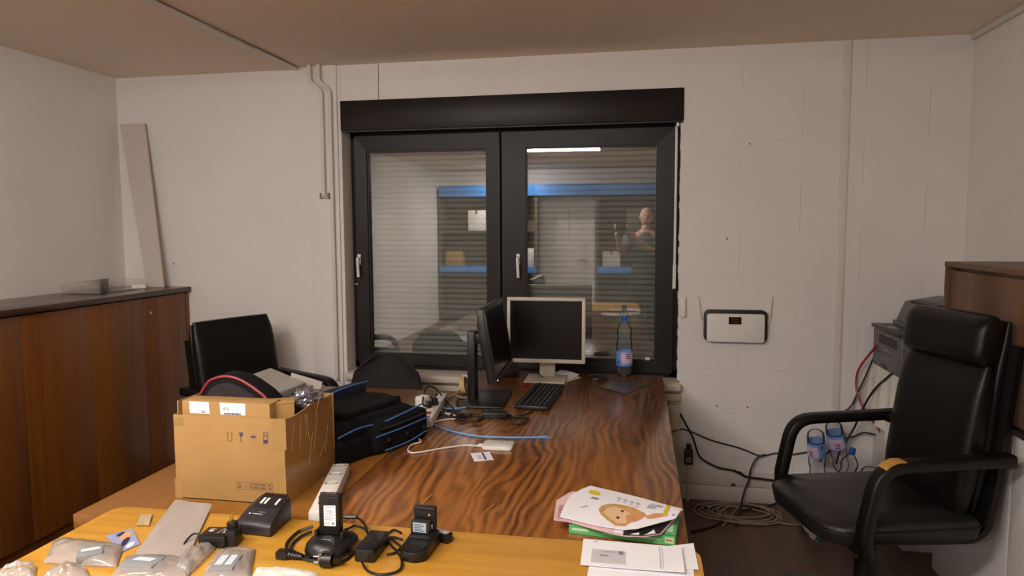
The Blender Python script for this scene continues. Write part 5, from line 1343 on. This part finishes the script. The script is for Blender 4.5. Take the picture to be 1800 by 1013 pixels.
obj('door_frame', MB().box(-1.23, -1.16, YF, YF + .06, 0, 2.09).box(-.42, -.35, YF, YF + .06, 0, 2.09).box(-1.23, -.35, YF, YF + .06, 2.02, 2.09), TRIMW, d1, smooth=0)
for k, (x0, x1, lb) in enumerate(((-3.25, -1.28, 'storage rack with blue beams left of the door behind the camera'), (-.30, 1.62, 'storage rack with blue beams right of the door behind the camera'))):
    t = thing('storage_rack', lb, 'rack', ((x0 + x1) / 2, YF + .25, 0)); h_ = (x1 - x0) / 2
    obj('back_board', MB().box(-h_, h_, -.245, -.225, 0, 2.1), REARDARK, t, smooth=0)
    for z in (.12, .88, 1.5, 2.12):
        obj('shelf', MB().box(-h_ + .02, h_ - .02, -.22, .22, z, z + .02), REARDARK, t, smooth=0)
        if z in (.88, 2.12): obj('beam', MB().box(-h_, h_, .21, .24, z - .05, z + (.13 if z > 2 else .06), .003), REARBLUE, t)
    for sx in (-1, 1): obj('upright', MB().box(sx * h_ - .02, sx * h_ + .02, -.23, .205, 0, 2.2), REARDARK, t, smooth=0)
    for j in range(5):
        x = -h_ + .22 + j * (2 * h_ - .4) / 4
        bx_ = thing('storage_carton', ['carton on the rack behind the camera, number in row from the left: ' + w_ for w_ in ('first', 'second', 'third', 'fourth', 'fifth')][j] + (' (left rack)' if k == 0 else ' (right rack)'), 'box', ((x0 + x1) / 2 + x, YF + .25, .90 + (.62 if j % 2 else 0)), group='cartons on the rear racks')
        hgt = .28 + .05 * (j % 3)
        obj('carton_body', MB().box(-.14, .14, -.15, .15, 0, hgt, .002), [CARD, PLASTICW, mat('grey_carton', (130, 126, 120), .7)][(j + k) % 3], bx_)
        obj('tape_strip', MB().box(-.02, .02, -.151, .151, hgt - .06, hgt + .0008), TAPE, bx_, smooth=0)

t5 = empty_struct('trim_5')
obj('header_board', MB().box(-1.28, -.30, YF, YF + .5, 2.07, 2.25, .003), REARBLUE, t5)

# the person taking the picture: stands right behind the lens, holding a phone up with both hands
def skinned(name, joints, edges, root, material, parent, levels=2):
    me = bpy.data.meshes.new(name); me.from_pydata([j[0] for j in joints], edges, [])
    o = bpy.data.objects.new(name, me); COL.objects.link(o); o.parent = parent
    md = o.modifiers.new('skin', 'SKIN'); md.use_smooth_shade = True
    for i, j in enumerate(joints):
        r = j[1]; me.skin_vertices[0].data[i].radius = (r, r) if not hasattr(r, '__len__') else r
        me.skin_vertices[0].data[i].use_root = (i == root)
    sd = o.modifiers.new('sub', 'SUBSURF'); sd.levels = levels; sd.render_levels = levels
    me.materials.append(material)
    return o
PX, PY = .31, -.46
pe = thing('person', 'person in a grey shirt holding up a phone, reflected in the right pane', 'person', (PX, PY, 0))
me0 = bpy.data.meshes.new('tmp'); me0.from_pydata([(0, 0, 0)], [], [])
def make_skin(name, joints, edges, root, material, levels=2):
    me = bpy.data.meshes.new(name); me.from_pydata([j[0] for j in joints], edges, [])
    o = bpy.data.objects.new(name, me); COL.objects.link(o); o.parent = pe
    o.modifiers.new('skin', 'SKIN')
    sv = me.skin_vertices[0].data if len(me.skin_vertices) else None
    if sv is None:
        bm = bmesh.new(); bm.from_mesh(me); ly = bm.verts.layers.skin.verify(); bm.to_mesh(me); bm.free(); sv = me.skin_vertices[0].data
    for i, j in enumerate(joints):
        r = j[1]; sv[i].radius = r if hasattr(r, '__len__') else (r, r); sv[i].use_root = (i == root)
    sd = o.modifiers.new('sub', 'SUBSURF'); sd.levels = levels; sd.render_levels = levels
    me.materials.append(material)
    for p_ in me.polygons: p_.use_smooth = True
    return o
bpy.data.meshes.remove(me0)
ph_l, ph_r = V((-PX - .055, -PY - .10, 1.50)), V((-PX + .055, -PY - .10, 1.50))     # wrists just behind and below the lens
J = [((0, 0, .96), (.16, .11)), ((0, 0, 1.18), (.155, .105)), ((0, .01, 1.36), (.17, .11)), ((0, .01, 1.46), (.10, .08)), ((0, .02, 1.53), .055),
     ((-.19, .02, 1.42), .06), ((-.30, .16, 1.24), .046), (tuple(ph_l), .028),
     ((.19, .02, 1.42), .06), ((.10, .22, 1.24), .046), (tuple(ph_r), .028),
     ((-.10, 0, .90), .09), ((-.11, .02, .50), .062), ((-.11, -.02, .09), .045), ((-.12, .13, .04), .035),
     ((.10, 0, .90), .09), ((.11, .02, .50), .062), ((.11, -.02, .09), .045), ((.12, .13, .04), .035), ((0, .03, 1.60), .06)]
Ed = [(0, 1), (1, 2), (2, 3), (3, 4), (4, 19), (3, 5), (5, 6), (6, 7), (3, 8), (8, 9), (9, 10), (0, 11), (11, 12), (12, 13), (13, 14), (0, 15), (15, 16), (16, 17), (17, 18)]
body_o = make_skin('body', J, Ed, 0, SKIN)
# head with face
hd_ = MB(); hd_.sphere((0, .03, 1.685), (.075, .095, .115), 24)
for v in hd_.bm.verts:
    if v.co.z < 1.64 and v.co.y > .03: v.co.x *= .86
hd_.sphere((0, .128, 1.675), (.012, .018, .022), 10).sphere((-.077, .025, 1.68), (.012, .022, .032), 10).sphere((.077, .025, 1.68), (.012, .022, .032), 10)
obj('head', hd_, SKIN, body_o, smooth=80)
ey_ = MB(); ey_.sphere((-.03, .112, 1.695), (.012, .009, .007), 10).sphere((.03, .112, 1.695), (.012, .009, .007), 10); obj('eyes', ey_, INK, body_o)
obj('mouth', MB().sphere((0, .117, 1.632), (.024, .008, .006), 10), MAROON, body_o)
hb = MB(); hb.sphere((0, .012, 1.695), (.0775, .088, .108), 20)
for v in hb.bm.verts:
    if v.co.z > 1.735: v.co.z = 1.735 - .0
    if v.co.y > .05: v.co.y = .05
    if v.co.z < 1.66: v.co.z = 1.66
obj('hair', hb, mat('grey_hair', (150, 140, 130), .8), body_o, smooth=80)
# clothes: slightly larger shells over the body
sh = MB(); 
N = 20; rings = []
for z, rx, ry, yo in ((.90, .175, .125, 0), (1.05, .172, .12, 0), (1.2, .175, .122, 0), (1.34, .205, .13, .01), (1.43, .185, .115, .01), (1.48, .10, .085, .015), (1.50, .07, .07, .02)):
    rings.append([sh.bm.verts.new((rx * cos(2 * pi * k / N), yo + ry * sin(2 * pi * k / N), z)) for k in range(N)])
for a, b_ in zip(rings[:-1], rings[1:]):
    for k in range(N): sh.bm.faces.new((a[k], a[(k + 1) % N], b_[(k + 1) % N], b_[k]))
sh.tube([(-.14, .015, 1.42), (-.20, .03, 1.41), (-.275, .13, 1.28)], [.085, .085, .07], 14).tube([(.14, .015, 1.42), (.19, .04, 1.41), (.125, .18, 1.29)], [.085, .085, .07], 14)
obj('shirt', sh, SHIRT, body_o, smooth=80)
tr_ = MB()
for sx in (-1, 1): tr_.tube([(sx * .085, 0, .98), (sx * .10, .005, .80), (sx * .11, .02, .50), (sx * .112, -.015, .10)], [.115, .115, .088, .075], 16)
tr_.lathe([(.17, .88), (.178, .93), (.176, 1.0), (.17, 1.01)], 20)
for v in tr_.bm.verts:
    if v.co.z > .86 and abs(v.co.x) + abs(v.co.y) > .1: v.co.y *= .8
obj('trousers', tr_, TROUSER, body_o, smooth=80)
for sx in (-1, 1): obj('shoe', MB().sphere((sx * .115, .07, .04), (.05, .14, .045), 16).box(sx * .115 - .048, sx * .115 + .048, -.06, .20, 0, .02, .008), PLASTICB, body_o, smooth=60)
for s_, wr_ in ((-1, ph_l), (1, ph_r)):
    Jh = [(tuple(wr_), .024), (tuple(wr_ + V((s_ * .006, .02, .03))), (.026, .018))]; Eh = [(0, 1)]
    base = wr_ + V((s_ * .006, .025, .045))
    for f_ in range(4):
        b0 = base + V((s_ * .006, .010, -.012 + f_ * .017)); i0 = len(Jh)
        Jh += [(tuple(b0), .010), (tuple(b0 + V((s_ * .010, .028 - .003 * abs(f_ - 1.5), .003))), .0088), (tuple(b0 + V((-s_ * .006, .042 - .004 * abs(f_ - 1.5), .005))), .0078)]
        Eh += [(1, i0), (i0, i0 + 1), (i0 + 1, i0 + 2)]
    i0 = len(Jh); Jh += [(tuple(wr_ + V((-s_ * .016, .018, .03))), .0105), (tuple(wr_ + V((-s_ * .026, .026, .048))), .0085)]; Eh += [(1, i0), (i0, i0 + 1)]
    ho = make_skin('hand', Jh, Eh, 0, SKIN); ho.parent = body_o
po = thing('mobile_phone', 'dark phone held up in both hands, reflected in the right pane', 'phone', (0, -.045, 1.50))
obj('phone_body', MB().box(-.08, .08, -.009, 0, .0, .078, .004), PLASTICB, po); obj('phone_screen', MB().box(-.076, .076, -.0098, -.009, .004, .074), glow('phone_screen_glow', (180, 175, 165), .4), po, smooth=0)
